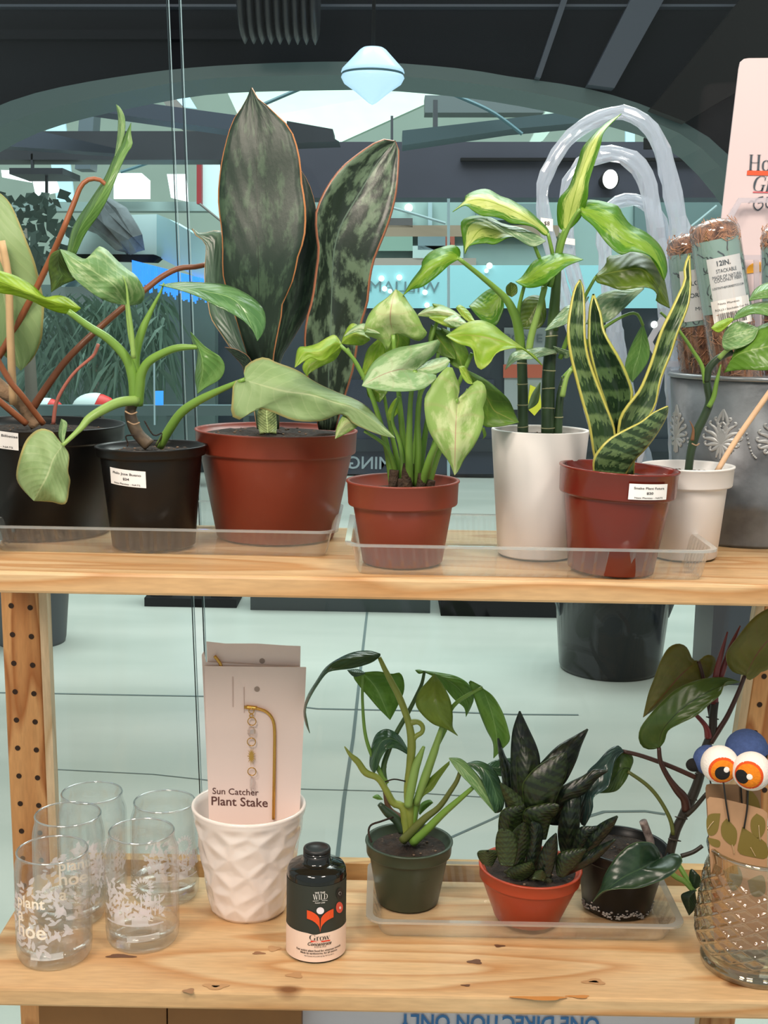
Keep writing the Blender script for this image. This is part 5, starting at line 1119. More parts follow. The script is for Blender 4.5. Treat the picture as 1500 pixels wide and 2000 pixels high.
leaf(pE, M_silver, '1104,700 1090,690 1080,676', '1108,700 1116,688 1080,676', [1.37, 1.36], None, (.01, 0), .08)
# --- F: banded snake plant with yellow edges
M_band = leafmat('banded_yellow_edged_blade', (44, 66, 40), (98, 120, 76), rib=(44, 66, 40), edge=(178, 172, 84), edgew=0.055, vein=0.0, amt=0.5, nscale=7, stretch=(2.5, 1.2), bands=55, transl=0.0, rough=0.32, ribw=0.0)
M_band2 = leafmat('dark_banded_blade', (26, 46, 28), (70, 94, 56), rib=(26, 46, 28), edge=(164, 164, 76), edgew=0.05, vein=0.0, amt=0.38, nscale=7, stretch=(2.5, 1.2), bands=50, transl=0.0, rough=0.3, ribw=0.0)
leaf(pF, M_band2, '1196,930 1198,850 1185,800 1165,740 1151,680 1150,640 1152,602 1159,574', '1216,930 1212,840 1227,800 1236,770 1226,735 1210,700 1181,650 1173,612 1159,574', [1.315, 1.315, 1.31, 1.32], None, (-.012, -.012), 0, thick=.0025, label='dark middle blade')
leaf(pF, M_band, '1168,932 1158,880 1150,830 1136,780 1121,722 1112,680 1109,640 1116,590 1124,560 1133,546', '1196,932 1202,848 1184,792 1168,752 1151,704 1143,660 1142,600 1139,562 1133,546', [1.305, 1.30, 1.30, 1.31], None, (-.01, -.008), 0, thick=.0025, label='left upright blade')
leaf(pF, M_band, '1200,932 1206,852 1211,816 1226,791 1250,760 1270,712 1281,677 1292,645 1311,606 1328,570 1338,547 1337,522 1347,496', '1238,932 1246,850 1263,822 1281,790 1291,740 1311,690 1322,655 1338,615 1346,590 1349,557 1348,525 1347,496', [1.305, 1.30, 1.305, 1.33], None, (-.01, -.006), 0, thick=.0025, label='tall right blade leaning outward')
leaf(pF, M_band, '1160,934 1158,900 1171,876 1191,856 1219,840 1251,824 1275,806 1304,793', '1216,936 1238,900 1257,880 1273,860 1289,836 1301,812 1304,793', [1.275, 1.265, 1.265, 1.27], None, (-.004, .012), -.04, thick=.0025, label='short front blade')
# --- G: climber in the small white pot
M_vine = mat('dark_green_stem', (48, 66, 44), 0.35, noise=0.2, nscale=40)
tube(pG, 'stem', '1344,925 1350,880 1360,845 1376,812 1386,784 1382,758 1380,740', [1.39, 1.385, 1.38], [8, 8, 9, 8.5, 8, 7.5], M_vine)
tube(pG, 'stem', '1380,745 1384,722 1398,704 1415,693 1432,687', [1.38, 1.37], [7.5, 7.5, 7, 6.5], M_vine)
tube(pG, 'petiole', '1377,748 1371,715 1353,685 1338,662 1318,636 1290,610', [1.38, 1.37], [4.5, 4, 3.5, 3, 2.5], M_stemg)
tube(pG, 'petiole', '1384,795 1394,775 1400,745 1408,712', [1.378, 1.37], [5, 5, 4, 1.5], M_stemg)
tube(pG, 'petiole', '1404,700 1425,680 1450,668', [1.37, 1.36], [5, 4.5, 4], M_stemp)
tube(pG, 'bract', '1352,860 1354,838 1347,822', [1.375, 1.37], [4, 2.5, .6], mat('dry_bract', (120, 84, 56), 0.7))
tube(pG, 'stem_ring', '1351,866 1360,870 1366,866', 1.372, 1.5, M_trunk)
M_big = leafmat('big_bright_leaf', (92, 134, 44), (108, 150, 58), rib=(140, 170, 84), vein=0.15, transl=0.35, rough=0.3)
leaf(pG, M_big, '1434,690 1440,665 1460,650 1500,630 1560,615', '1414,728 1430,724 1460,722 1500,723 1560,715', [1.36, 1.345, 1.34], None, (.02, -.01), .05, label='large leaf cut off by the right edge')
leaf(pG, M_mid2, '1411,660 1420,641 1440,628 1465,634 1482,641', '1411,662 1414,681 1440,681 1470,666 1482,641', [1.375, 1.36, 1.36], None, (.01, -.01), .08)
leaf(pG, M_mid, '1432,623 1445,605 1470,594 1500,589 1540,596', '1432,626 1452,619 1480,613 1540,628', [1.37, 1.355, 1.35], None, (.015, -.005), .08)
leaf(pG, M_mid, '1463,586 1475,565 1500,552 1540,552', '1463,588 1492,583 1540,582', [1.37, 1.36], None, (.015, -.005), .08)
leaf(pG, M_lime, '1389,641 1400,630 1425,621 1434,624', '1389,641 1406,649 1434,624', [1.375, 1.37], None, (.01, 0), .08)
# ================================================================== things on the lower shelf
pH = Pot('potted_philodendron', 'dark green pot with a white sticker and a leggy green philodendron, on the lower shelf', ZL, 796, 799, 1640, 84, 60, 1.472, M_green, 26, 7, 0.12)
pI = Pot('potted_snake_plant', 'tilted orange-red pot with a compact dark rosette snake plant on the lower shelf', ZL, 1029, 1036, 1690, 99, 64, 1.425, M_terra3, 26, 5, 0.06, zoff=0.0065)
pJ = Pot('potted_philodendron', 'black pot with chalky base on the lower shelf, its olive-leaved philodendron climbing right', ZL, 1203, 1216, 1648, 90, 66, 1.466, M_black, 22, 5, 0.12)
k = mpp(848, 1700, 1.43)
pH.tag(tri('Philodendron Burle Marx', '$30', 'Nats Planties - NATS'), 42 * k, pH.h - 52 * k, 54 * k, 24 * k, slope=0.18)
pI.tag(tri('Snake Plant Star Power', '$20', 'Nats Planties - NATS'), -78 * k, pI.h - 24 * k, 52 * k, 28 * k, slope=-0.1)
M_chalk = mat('chalky_crust', (150, 142, 136), 0.9)
rnd = random.Random(9); v, f = [], []
for i in range(170):
    a = rnd.uniform(-1.5, 1.5) * pJ.rb; z = abs(rnd.gauss(0, .0035)) + .001 + .003 * (1 + math.sin(a * 150)); q = rnd.uniform(.0006, .0016)
    v, f = join((v, f), blob(pJ.fmap(a, z, .0002), q, 6, 4, (1.3, 1, .8)))
o = pJ.part('chalk_crust', v, f, M_chalk, pJ.pot); o['kind'] = 'stuff'
# --- H: leggy philodendron
M_ph = leafmat('leggy_green_leaf', (104, 148, 62), (122, 164, 76), rib=(146, 180, 104), vein=0.15, transl=0.4, rough=0.3)
M_ph2 = leafmat('leggy_dark_leaf', (52, 84, 58), (70, 104, 70), rib=(96, 128, 92), vein=0.15, transl=0.15, rough=0.22)
M_ph3 = leafmat('leggy_olive_leaf', (116, 140, 54), (126, 150, 62), rib=(120, 140, 66), vein=0.12, transl=0.35, rough=0.36)
M_stemo = mat('olive_stem', (138, 150, 66), 0.42, noise=0.2, nscale=40)
leaf(pH, M_ph2, '743,1277 720,1271 690,1274 660,1287 636,1304 618,1330 600,1360 593,1390 597,1414 605,1432', '743,1281 726,1294 690,1305 657,1309 639,1314 621,1337 604,1366 597,1387 600,1408 605,1432', [1.47, 1.44, 1.43, 1.43], '743,1279 700,1285 650,1296 610,1350 596,1395 605,1432', (.02, -.008), .08, label='long dark leaf drooping to the left')
leaf(pH, M_ph, '709,1313 738,1311 765,1316 781,1314 789,1330 788,1354 774,1384 762,1406', '708,1316 690,1320 702,1340 720,1361 738,1382 752,1396 762,1406', [1.485, 1.49, 1.49], '709,1315 735,1345 762,1406', (.01, .005), .06)
leaf(pH, M_ph2, '713,1314 698,1307 678,1309', '713,1316 692,1322 678,1309', [1.48, 1.475], None, (.01, 0), .1)
leaf(pH, M_ph3, '849,1315 833,1333 818,1351 812,1375 825,1396 846,1414 870,1423 894,1437', '849,1317 864,1336 879,1366 884,1396 884,1420 894,1437', [1.45, 1.43, 1.43], '849,1316 850,1360 862,1400 894,1437', (.01, .01), .05)
leaf(pH, M_ph, '826,1310 858,1314 891,1321 915,1336 925,1360 922,1376 910,1400', '828,1313 852,1325 870,1346 888,1367 906,1382 910,1400', [1.50, 1.50, 1.50], None, (.01, 0), .05)
leaf(pH, M_ph, '826,1310 818,1308 811,1309', '828,1314 818,1316 811,1309', [1.495, 1.49], None, (.005, 0), .1)
leaf(pH, M_ph, '942,1341 916,1329 923,1354 938,1396 951,1427 963,1451 964,1481', '942,1344 963,1360 981,1390 993,1426 995,1447 981,1463 964,1481', [1.46, 1.45, 1.45], '942,1342 960,1390 970,1440 964,1481', (.012, -.008), .06, label='bright leaf hanging at the right')
leaf(pH, M_ph2, '798,1466 780,1437 756,1424 735,1434 725,1462 722,1495 731,1511', '798,1475 774,1462 756,1464 744,1481 738,1498 731,1511', [1.48, 1.465, 1.47], None, (.015, -.005), .1, label='dark arched leaf in the middle')
leaf(pH, M_stemp and M_ph3, '878,1486 858,1503 834,1525 815,1546 807,1570 806,1602', '878,1493 859,1520 844,1543 824,1560 815,1602', [1.455, 1.46, 1.47], None, (.006, 0), .1)
leaf(pH, M_mid2, '877,1480 900,1482 923,1502 947,1533 960,1562 967,1588', '877,1482 896,1509 920,1534 940,1558 967,1588', [1.42, 1.41, 1.41], None, (.01, -.004), .06)
leaf(pH, M_ph2, '912,1491 933,1486 957,1496 973,1516 981,1540 985,1565 979,1584 967,1588', '912,1492 935,1511 950,1546 967,1588', [1.43, 1.42, 1.41], None, (.012, -.006), .06)
leaf(pH, M_ph2, '948,1495 970,1484 1004,1480', '948,1497 980,1516 1004,1480', [1.45, 1.45], None, (.008, 0), .06)
leaf(pH, M_ph, '818,1588 822,1570 838,1562 846,1568', '820,1592 832,1580 846,1568', [1.50, 1.50], None, (.006, 0), .1)
leaf(pH, M_ph, '728,1556 738,1552 748,1562', '728,1558 738,1562 748,1562', [1.48, 1.48], None, (.004, 0), .1)
tube(pH, 'stem', '741,1284 752,1308 766,1335 780,1362 797,1408 804,1450 801,1495 797,1540 800,1585 804,1640', [1.47, 1.465, 1.46, 1.465, 1.472], [4, 6, 7, 7, 9, 8, 9, 10, 9], M_stemo)
tube(pH, 'stem', '799,1412 815,1410 825,1418 824,1430 810,1440 803,1456', [1.463, 1.46], [7, 5, 4.5, 5, 7], M_stemo)
tube(pH, 'petiole', '709,1315 708,1340 708,1370 712,1425 721,1462 738,1500 755,1530', [1.485, 1.475], [3, 3, 3.5, 4, 6], M_stemg)
tube(pH, 'petiole', '829,1311 824,1335 815,1356 797,1392 774,1432 757,1471 749,1500 752,1530', [1.50, 1.49, 1.475], [3, 4, 4.5, 5, 5.5, 6], mat('dark_stem_green', (66, 92, 46), 0.4))
tube(pH, 'petiole', '942,1343 920,1354 897,1368 880,1387 870,1422 846,1470 826,1525 810,1585 806,1640', [1.46, 1.465, 1.47], [3.5, 4, 5, 5.5, 6, 7, 8], M_stemg)
tube(pH, 'petiole', '864,1415 850,1462 835,1505 812,1570', [1.45, 1.465], [4, 8, 9, 7], M_stemp)
tube(pH, 'sheath', '673,1458 684,1474 699,1488 714,1509 738,1520 755,1545 768,1568 788,1580 794,1640', [1.46, 1.465, 1.47], [1.2, 6, 7, 6, 7, 8, 9, 9], M_stemo)
tube(pH, 'sheath', '828,1458 822,1472 812,1498 802,1545 797,1575', [1.455, 1.46], [3, 8, 9, 9, 8], M_stemp)
tube(pH, 'sheath', '752,1496 748,1510 752,1540 760,1580 790,1600', [1.48, 1.475], [4, 6, 5, 6, 7], mat('brown_sheath', (92, 66, 46), 0.6))
tube(pH, 'stem', '741,1570 755,1585 775,1602 786,1625', [1.47, 1.47], [5, 9, 9, 8], M_vine)
tube(pH, 'petiole', '900,1502 893,1524 880,1545 858,1576 828,1600 786,1642', [1.43, 1.45, 1.465], [4, 5, 6, 8, 9], mat('olive_brown_petiole', (96, 104, 52), 0.4))
tube(pH, 'petiole', '926,1536 894,1564 864,1590 834,1620 806,1646', [1.42, 1.44, 1.46], [4, 5.5, 7, 8, 9], M_stemg)
tube(pH, 'aerial_root', '768,1596 745,1604 724,1612 720,1628 726,1645', [1.46, 1.43], 2, SOIL); tube(pH, 'aerial_root', '752,1527 770,1522 792,1526', 1.46, 1.4, SOIL)
# --- I: rosette snake plant
M_ros = leafmat('dark_rosette_blade', (14, 23, 18), (30, 42, 24), rib=(18, 28, 22), edge=(30, 44, 34), edgew=0.03, vein=0.0, amt=0.42, nscale=6, stretch=(3, 1), bands=48, transl=0.0, rough=0.3, ribw=0)
M_ros2 = leafmat('banded_rosette_blade', (34, 47, 20), (20, 28, 16), rib=(32, 46, 22), edge=(60, 74, 34), edgew=0.03, vein=0.0, amt=0.5, nscale=6, stretch=(3, 1), bands=60, transl=0.0, rough=0.35, ribw=0)
M_ros3 = leafmat('mossy_rosette_blade', (50, 64, 32), (36, 46, 24), rib=(58, 74, 36), vein=0.0, amt=0.5, nscale=7, stretch=(3, 1), bands=50, transl=0.0, rough=0.4, ribw=0)
for L_, R_, m_, Y_ in [
    ('1010,1600 998,1527 998,1477 1002,1427 1015,1389', '1036,1600 1048,1520 1054,1487 1047,1457 1030,1420 1015,1389', M_ros, [1.43, 1.425, 1.44]),
    ('1040,1600 1040,1540 1047,1503 1063,1483 1090,1457 1123,1438 1148,1424', '1066,1600 1083,1548 1104,1527 1124,1487 1134,1457 1148,1424', M_ros, [1.435, 1.44, 1.46]),
    ('990,1592 980,1507 975,1470 973,1442', '1006,1592 998,1507 984,1473 973,1442', M_ros, [1.43, 1.44]),
    ('1070,1610 1083,1550 1110,1530 1137,1517 1160,1504 1187,1505', '1090,1612 1102,1580 1128,1557 1144,1547 1165,1521 1187,1505', M_ros, [1.42, 1.40, 1.40]),
    ('1096,1670 1090,1627 1097,1587 1113,1553 1134,1526', '1126,1670 1131,1613 1133,1573 1134,1526', M_ros, [1.41, 1.40, 1.41]),
    ('1017,1610 1012,1540 1009,1480 1018,1441', '1046,1610 1052,1530 1048,1480 1018,1441', M_ros2, [1.42, 1.415, 1.43]),
    ('1034,1620 1020,1543 1030,1517 1050,1497 1077,1480 1106,1469', '1066,1620 1082,1570 1098,1530 1106,1507 1106,1469', M_ros2, [1.40, 1.39, 1.40]),
    ('1017,1600 993,1573 983,1553 977,1529', '1040,1600 1030,1573 1020,1560 1000,1543 977,1529', M_ros3, [1.40, 1.39]),
    ('974,1640 975,1600 985,1580 1024,1572', '1000,1650 1012,1630 1022,1600 1024,1572', M_ros2, [1.40, 1.39]),
    ('1030,1640 1022,1587 1050,1573 1080,1569 1092,1574', '1066,1640 1076,1600 1086,1590 1092,1574', M_ros2, [1.395, 1.38]),
    ('998,1690 994,1650 1004,1622 1024,1606', '1020,1690 1032,1650 1031,1627 1024,1606', M_ros2, [1.385, 1.375]),
    ('1026,1700 1030,1660 1034,1620 1038,1604', '1048,1700 1056,1655 1058,1615 1038,1604', M_ros, [1.385, 1.38]),
    ('1130,1672 1143,1645 1163,1617 1183,1603 1206,1594', '1136,1678 1152,1668 1174,1643 1194,1620 1206,1594', M_ros, [1.40, 1.39, 1.38]),
    ('1096,1690 1142,1668 1170,1653 1202,1639', '1100,1712 1143,1692 1172,1672 1202,1639', M_ros, [1.395, 1.38, 1.37]),
    ('1052,1712 1052,1680 1066,1647 1086,1628', '1074,1714 1081,1692 1088,1660 1086,1628', M_ros, [1.375, 1.365]),
    ('1088,1710 1088,1672 1116,1660 1144,1658', '1100,1714 1112,1702 1130,1684 1144,1658', M_ros2, [1.38, 1.37]),
    ('1116,1675 1122,1640 1134,1616 1166,1616', '1126,1680 1142,1655 1152,1645 1166,1616', M_ros, [1.40, 1.39]),
    ('978,1690 970,1662 969,1640 974,1622 984,1620', '1002,1692 1010,1660 1006,1636 998,1624 984,1620', M_ros3, [1.365, 1.36]),
    ('946,1690 936,1676 934,1664 952,1662', '960,1692 966,1680 972,1664 952,1662', M_ros3, [1.39, 1.385]),
    ('990,1712 992,1700 1010,1690 1040,1684', '1020,1720 1034,1712 1044,1700 1040,1684', M_ros3, [1.385, 1.37]),
    ('1040,1716 1046,1704 1060,1700', '1062,1720 1066,1712 1060,1700', M_ros3, [1.37, 1.365])]:
    leaf(pI, m_, L_, R_, Y_, None, (.006, .006), -.04, thick=.0025, name='blade')
v, f = [], []
for i in range(30): v, f = join((v, f), blob(pI.base + pI.axis * pI.zs + Vector((rnd.uniform(-.03, .02), rnd.uniform(-.04, .02), rnd.uniform(0, .008))), rnd.uniform(.003, .008), 8, 6, (1.3, 1, .7)))
o = pI.part('moss', v, f, mat('dry_moss', (66, 66, 40), 0.95, noise=0.5, nscale=150, bump=1, bscale=250), pI.soil); o['kind'] = 'stuff'
# --- J: climbing philodendron with olive leaves
M_ol = leafmat('olive_bronze_leaf', (120, 118, 54), (132, 128, 62), rib=(140, 96, 70), edge=(150, 146, 96), edgew=0.015, vein=0.15, transl=0.3, rough=0.35)
M_ol2 = leafmat('deep_olive_leaf', (78, 104, 48), (90, 114, 54), rib=(50, 66, 36), edge=(124, 136, 88), edgew=0.012, vein=0.12, transl=0.25, rough=0.3)
M_ol3 = leafmat('dark_heart_leaf', (30, 50, 34), (38, 60, 38), rib=(52, 74, 46), edge=(72, 92, 58), edgew=0.012, vein=0.12, transl=0.1, rough=0.28)
M_tealb = leafmat('teal_dark_leaf', (40, 62, 60), (54, 80, 74), rib=(78, 100, 92), vein=0.2, transl=0.1, rough=0.24)
M_wine = mat('wine_brown_stem', (74, 44, 36), 0.42, noise=0.25, nscale=40); M_wine2 = mat('wine_red_shoot', (120, 50, 50), 0.35); M_dkst = mat('dark_climber_stem', (50, 44, 36), 0.5, noise=0.3, nscale=60)
leaf(pJ, M_ol, '1364,1290 1353,1288 1341,1264 1324,1257 1305,1266 1289,1293 1278,1323 1267,1352 1260,1381 1256,1401', '1364,1292 1380,1279 1396,1284 1397,1304 1384,1323 1340,1346 1313,1366 1284,1382 1256,1401', [1.47, 1.45, 1.45], '1364,1291 1330,1318 1292,1362 1256,1401', (.008, .008), .05)
leaf(pJ, M_ol2, '1287,1461 1270,1464 1255,1459 1247,1443 1251,1421 1270,1395 1292,1371 1319,1347 1348,1333 1377,1325 1417,1323 1445,1332', '1288,1461 1298,1448 1305,1427 1329,1413 1361,1397 1388,1373 1407,1357 1418,1332 1445,1332', [1.44, 1.42, 1.42, 1.44], '1287,1461 1295,1425 1335,1382 1390,1348 1445,1332', (.012, -.008), .06, label='large heart-shaped leaf pointing up right')
leaf(pJ, M_ol, '1455,1319 1431,1312 1419,1293 1420,1272 1441,1243 1465,1213 1484,1197 1502,1188 1532,1180 1565,1186', '1457,1320 1462,1329 1479,1320 1487,1312 1502,1306 1542,1268 1565,1186', [1.44, 1.42, 1.42], '1456,1319 1490,1262 1565,1186', (.01, .005), .05, label='bronze leaf cut off by the right edge')
leaf(pJ, M_tealb, '1217,1466 1207,1456 1188,1465 1167,1488 1145,1512 1134,1560 1130,1589 1134,1608 1142,1614', '1219,1468 1202,1485 1194,1515 1186,1539 1160,1556 1158,1577 1152,1596 1142,1614', [1.45, 1.43, 1.42, 1.43], None, (.012, -.012), .05, .08, label='dark teal leaf hanging in folds')
leaf(pJ, M_ol2, '1225,1506 1236,1491 1234,1475 1217,1468 1203,1480 1192,1508 1171,1549', '1226,1508 1224,1521 1208,1542 1192,1548 1171,1549', [1.46, 1.455, 1.455], None, (.008, -.004), .05)
leaf(pJ, M_ol3, '1290,1677 1287,1662 1275,1647 1255,1644 1232,1649 1205,1672 1182,1707 1172,1735 1158,1761', '1291,1678 1305,1670 1320,1667 1333,1677 1326,1695 1305,1713 1275,1726 1245,1735 1207,1736 1177,1741 1158,1761', [1.385, 1.355, 1.35, 1.355], '1290,1677 1255,1695 1210,1718 1158,1761', (.012, -.008), .05, label='dark heart-shaped leaf before the black pot')
leaf(pJ, M_ol3, '1364,1708 1350,1697 1346,1715 1354,1738', '1368,1712 1368,1730 1354,1738', [1.42, 1.42], None, (.006, 0), .05)
leaf(pJ, M_ol3, '1358,1738 1340,1742 1330,1752 1346,1788', '1358,1742 1360,1770 1346,1788', [1.41, 1.41], None, (.006, 0), .05)
tube(pJ, 'stem', '1304,1690 1311,1655 1321,1620 1332,1597 1341,1578 1356,1547 1366,1518 1372,1490 1378,1462 1391,1427 1393,1395 1396,1370', [1.455, 1.45, 1.445], [9, 9, 9, 10, 9, 9, 8, 8], M_dkst)
tube(pJ, 'petiole', '1340,1583 1337,1560 1321,1541 1303,1515 1290,1487 1287,1460', [1.445, 1.44], [9, 9, 6, 5, 4], M_wine)
tube(pJ, 'petiole', '1315,1630 1309,1600 1287,1560 1262,1532 1226,1507', [1.45, 1.455], [4.5, 4, 4, 3.5], mat('olive_brown_petiole', (96, 104, 52)))
tube(pJ, 'petiole', '1362,1520 1322,1502 1287,1488 1249,1475 1216,1467', [1.45, 1.455], [5, 4.5, 4], M_wine)
tube(pJ, 'petiole', '1388,1450 1405,1424 1421,1398 1440,1357 1455,1319', [1.445, 1.445], [6, 5, 4.5, 4], M_wine)
tube(pJ, 'petiole', '1384,1440 1378,1418 1359,1396', [1.445, 1.44], [8, 5, 4], M_wine2)
tube(pJ, 'petiole', '1364,1291 1370,1310 1378,1345 1388,1400', [1.46, 1.45], [3.5, 4, 4], M_wine)
tube(pJ, 'new_shoot', '1395,1374 1398,1322 1408,1280 1421,1234', [1.445, 1.45], [8, 6, 5, 1.5], M_wine2)
tube(pJ, 'new_shoot', '1398,1350 1409,1318 1426,1266 1446,1222', [1.45, 1.455], [6, 6, 5, 1.5], M_wine2)
tube(pJ, 'petiole', '1341,1592 1358,1576 1380,1550', [1.44, 1.43], [5, 4], M_dkst)
tube(pJ, 'petiole', '1330,1672 1354,1664 1372,1652', [1.43, 1.43], [4.5, 4], M_dkst)
tube(pJ, 'petiole', '1322,1684 1335,1705 1345,1722 1357,1742', [1.44, 1.42], [5, 5], M_stemg)
tube(pJ, 'petiole', '1308,1703 1322,1714 1337,1722 1354,1740', [1.43, 1.415], [5, 5], M_stemg)
tube(pJ, 'stem', '1256,1604 1262,1620 1270,1642 1272,1660', [1.45, 1.455], [8, 8, 8, 7], mat('whitish_bark', (160, 146, 140), 0.8, col2=(60, 44, 40), nscale=90))
for x, y in ((1330, 1597), (1349, 1560), (1369, 1512), (1391, 1402), (1317, 1640)): tube(pJ, 'stem_node', '%d,%d %d,%d' % (x - 12, y - 2, x + 13, y + 3), 1.446, [1, 2.6, 1], M_dkst, n=5)
# ------------------------------------------------------------------ can-shaped glasses
M_glass = clear('drinking_glass', (0.992, 0.996, 0.996), 0.008, 0.5, 0.01)
M_glassb = clear('glass_base', (0.965, 0.98, 0.985), 0.03, 0.6, 0.02, 0.02)
M_etch = clear('etched_white', (1, 1, 1), 0.02, 0.1, 0.3, 0.62, (246, 238, 240))
def base_at(xb, Y, z):
    lo, hi = 900.0, 2400.0
    for _ in range(50):
        mid = (lo + hi) / 2
        if P(xb, mid, Y).z > z: lo = mid
        else: hi = mid
    return P(xb, lo, Y)
def etched(T, fm, r, h, items, parent):
    """frosted foliage sprays plus lettering; items: ('leaf', a, z, len, ang) or ('text', word, a, z, size)"""
    V, Fc = [], []
    for it in items:
        if it[0] == 'leaf':
            _, a, z, l, an = it; c_, s_ = math.cos(an), math.sin(an)
            b = len(V); pts_ = [(0, 0), (.35, .2), (.7, .16), (1, 0), (.7, -.16), (.35, -.2)]
            V += [fm(a + (x * c_ - y * s_) * l, z + (x * s_ + y * c_) * l, .0006) for x, y in pts_]; Fc.append(tuple(range(b, b + 6)))
        elif it[0] == 'box':
            _, a0, z0, a1, z1 = it; b = len(V); n = 8
            for i in range(n + 1): a = a0 + (a1 - a0) * i / n; V += [fm(a, z0, .0006), fm(a, z1, .0006)]
            Fc += [(b + 2 * i, b + 2 * i + 2, b + 2 * i + 3, b + 2 * i + 1) for i in range(n)]
    o = T.part('etched_print', V, Fc, M_etch, parent, None, False)
    for it in items:
        if it[0] == 'text':
            _, w, a, z, s = it; v2, f2, wd = text_geo(w, 0, 0.015)
            T.part('etched_lettering', [fm(a + x * s, z + y * s, .0010) for x, y in v2], f2, mat('etched_letter', (246, 232, 214), 0.6, alpha=0.9), parent, None, False)
def sun_rays(a, z, r, n=16): return [('leaf', a + math.cos(i * 6.283 / n) * r * .55, z + math.sin(i * 6.283 / n) * r * .55, r * .7, i * 6.283 / n) for i in range(n)]
def spray(rn, a0, z0, a1, z1, n, l): return [('leaf', rn.uniform(a0, a1), rn.uniform(z0, z1), l * rn.uniform(.7, 1.2), rn.uniform(0, 6.28)) for _ in range(n)]
def canglass(label, xb, Y, rimy, rr, design, sticker):
    b = base_at(xb, Y, ZL + .0005); h = P(xb, rimy, Y).z - b.z; r = .0414; rt = rr * mpp(xb, rimy, Y)
    T = Thing('drinking_glass', label, 'glass', b, 'can-shaped glasses at the left of the lower shelf')
    pr = [(0, .0), (r * .84, 0), (r * .92, .0012), (r * .975, .006), (r, .016), (r, h * .80), (r * .985, h * .845), (rt * 1.035, h * .90), (rt * .995, h * .945), (rt, h - .001), (rt - .0006, h), (rt - .0016, h - .0006)]
    pi = [(rt - .0018, h * .945), (rt * 1.035 - .002, h * .90), (r * .985 - .002, h * .845), (r - .002, h * .80), (r - .0022, .022), (r * .9, .0135), (r * .6, .0115), (0, .011)]
    w = T.part('glass_wall', *lathe(pr[4:] + pi[:5], b, 56, None, None, False), M_glass)
    T.part('glass_base', *lathe(pr[:5] + pi[4:], b, 56, None, None, False), M_glassb)
    T.part('glass_lip', *sweep([b + Vector((math.cos(t * 6.2832 / 48) * (rt - .0008), math.sin(t * 6.2832 / 48) * (rt - .0008), h)) for t in range(49)], [.0011] * 49, 6, caps=False), clear('glass_lip_clear', (0.9, 0.93, 0.94), 0.3, 0.9, 0.02, 0.1))
    fm = cone_map(b, Vector((0, 0, 1)), r, r, h, -math.pi / 2); rn = random.Random(int(xb))
    etched(T, fm, r, h, design(rn, r, h), w)
    if sticker:
        a0, z0 = sticker; T.part('price_label', *patch(fm, a0, a0 + .041, z0, z0 + .0075, -.004, slope=.06), mat('sticker_white', (238, 234, 232)), w)
    return T
def d_text(words, a0):
    def f(rn, r, h):
        it = []
        for i in range(60):
            t = i / 60; a = a0 + .034 * math.sin(t * 6.283) * rn.uniform(.8, 1.1); z = h * .5 + .035 * math.cos(t * 6.283) * rn.uniform(.85, 1.1)
            it.append(('leaf', a, z, rn.uniform(.008, .013), rn.uniform(0, 6.28)))
        it += spray(rn, a0 - .03, h * .30, a0 + .03, h * .72, 56, .009)
        for i, (w, s) in enumerate(words): it.append(('text', w, a0 - .021, h * (.60 - .14 * i), s))
        return it
    return f
def d_garden(a0, z):
    def f(rn, r, h):
        it = sun_rays(a0 + .012, h * (z + .26), .011, 18) + [('box', a0 - .036, h * (z - .09), a0 + .036, h * (z - .075))]
        it += spray(rn, a0 - .034, h * z, a0 - .006, h * (z + .30), 80, .008) + spray(rn, a0 - .01, h * z, a0 + .034, h * (z + .14), 70, .008)
        for i in range(5): it.append(('box', a0 + .010 + i * .005, h * z, a0 + .0116 + i * .005, h * (z + .18)))
        it += [('box', a0 - .022, h * (z - .075), a0 - .008, h * z), ('box', a0, h * (z - .075), a0 + .018, h * (z - .005))]
        return it
    return f
canglass('front left clear glass printed "a hoe", nearest the shelf edge', 107, 1.326, 1660, 69, d_text([('plant', .018), ('a', .022), ('hoe', .024)], -.012), (-.02, .012))
canglass('second clear glass from the left, behind the front left one', 137, 1.417, 1590, 64, d_text([('plant', .018), ('hoe', .022), ('a', .02)], .02), (.005, .012))
canglass('back left clear glass touching the wooden post in view', 183, 1.487, 1548, 59, d_garden(.02, .3), (.01, .02))
canglass('front right clear glass with a white garden and sun print', 279, 1.366, 1623, 64, d_garden(-.004, .36), (-.012, .014))
canglass('back right clear glass just left of the white textured pot', 323, 1.478, 1565, 60, d_garden(.018, .38), None)
# ------------------------------------------------------------------ white hammered pot with gift cards
b = base_at(486, 1.448, ZL + .0005); ht = P(489, 1567, 1.448).z - b.z; kk = mpp(489, 1600, 1.448)
r0, r1 = 76 * kk, 111 * kk
T = Thing('ceramic_pot', 'glossy white hammered ceramic pot holding the pale pink stake cards', 'pot', b)
rnd = random.Random(3)
cen = [((i + (.5 if j % 2 else 0) + rnd.uniform(-.3, .3)) / 10 * 6.2832 + j * .12, ht * (.02 + .15 * j + rnd.uniform(-.035, .035))) for j in range(7) for i in range(10)]
rm = (r0 + r1) / 2
def facet(th, z, i):
    if z > ht * .93 or z < .004: return 1.0
    d = sorted(math.hypot(((th - c[0] + math.pi) % 6.2832 - math.pi) * rm, (z - c[1]) * .95) for c in cen)
    return 1.0 - .04 * min(1, (d[1] - d[0]) / .018) * (1 if z < ht * .86 else (ht * .93 - z) / (ht * .07))
pr = [(0, .002), (r0 * .93, .0), (r0, .004)] + [(r0 + (r1 - r0) * (t / 70) ** .9, .004 + (ht - .008) * t / 70) for t in range(1, 71)] + [(r1 + .0005, ht - .002), (r1 - .001, ht), (r1 - .0035, ht - .001), (r1 - .005, ht - .01)]
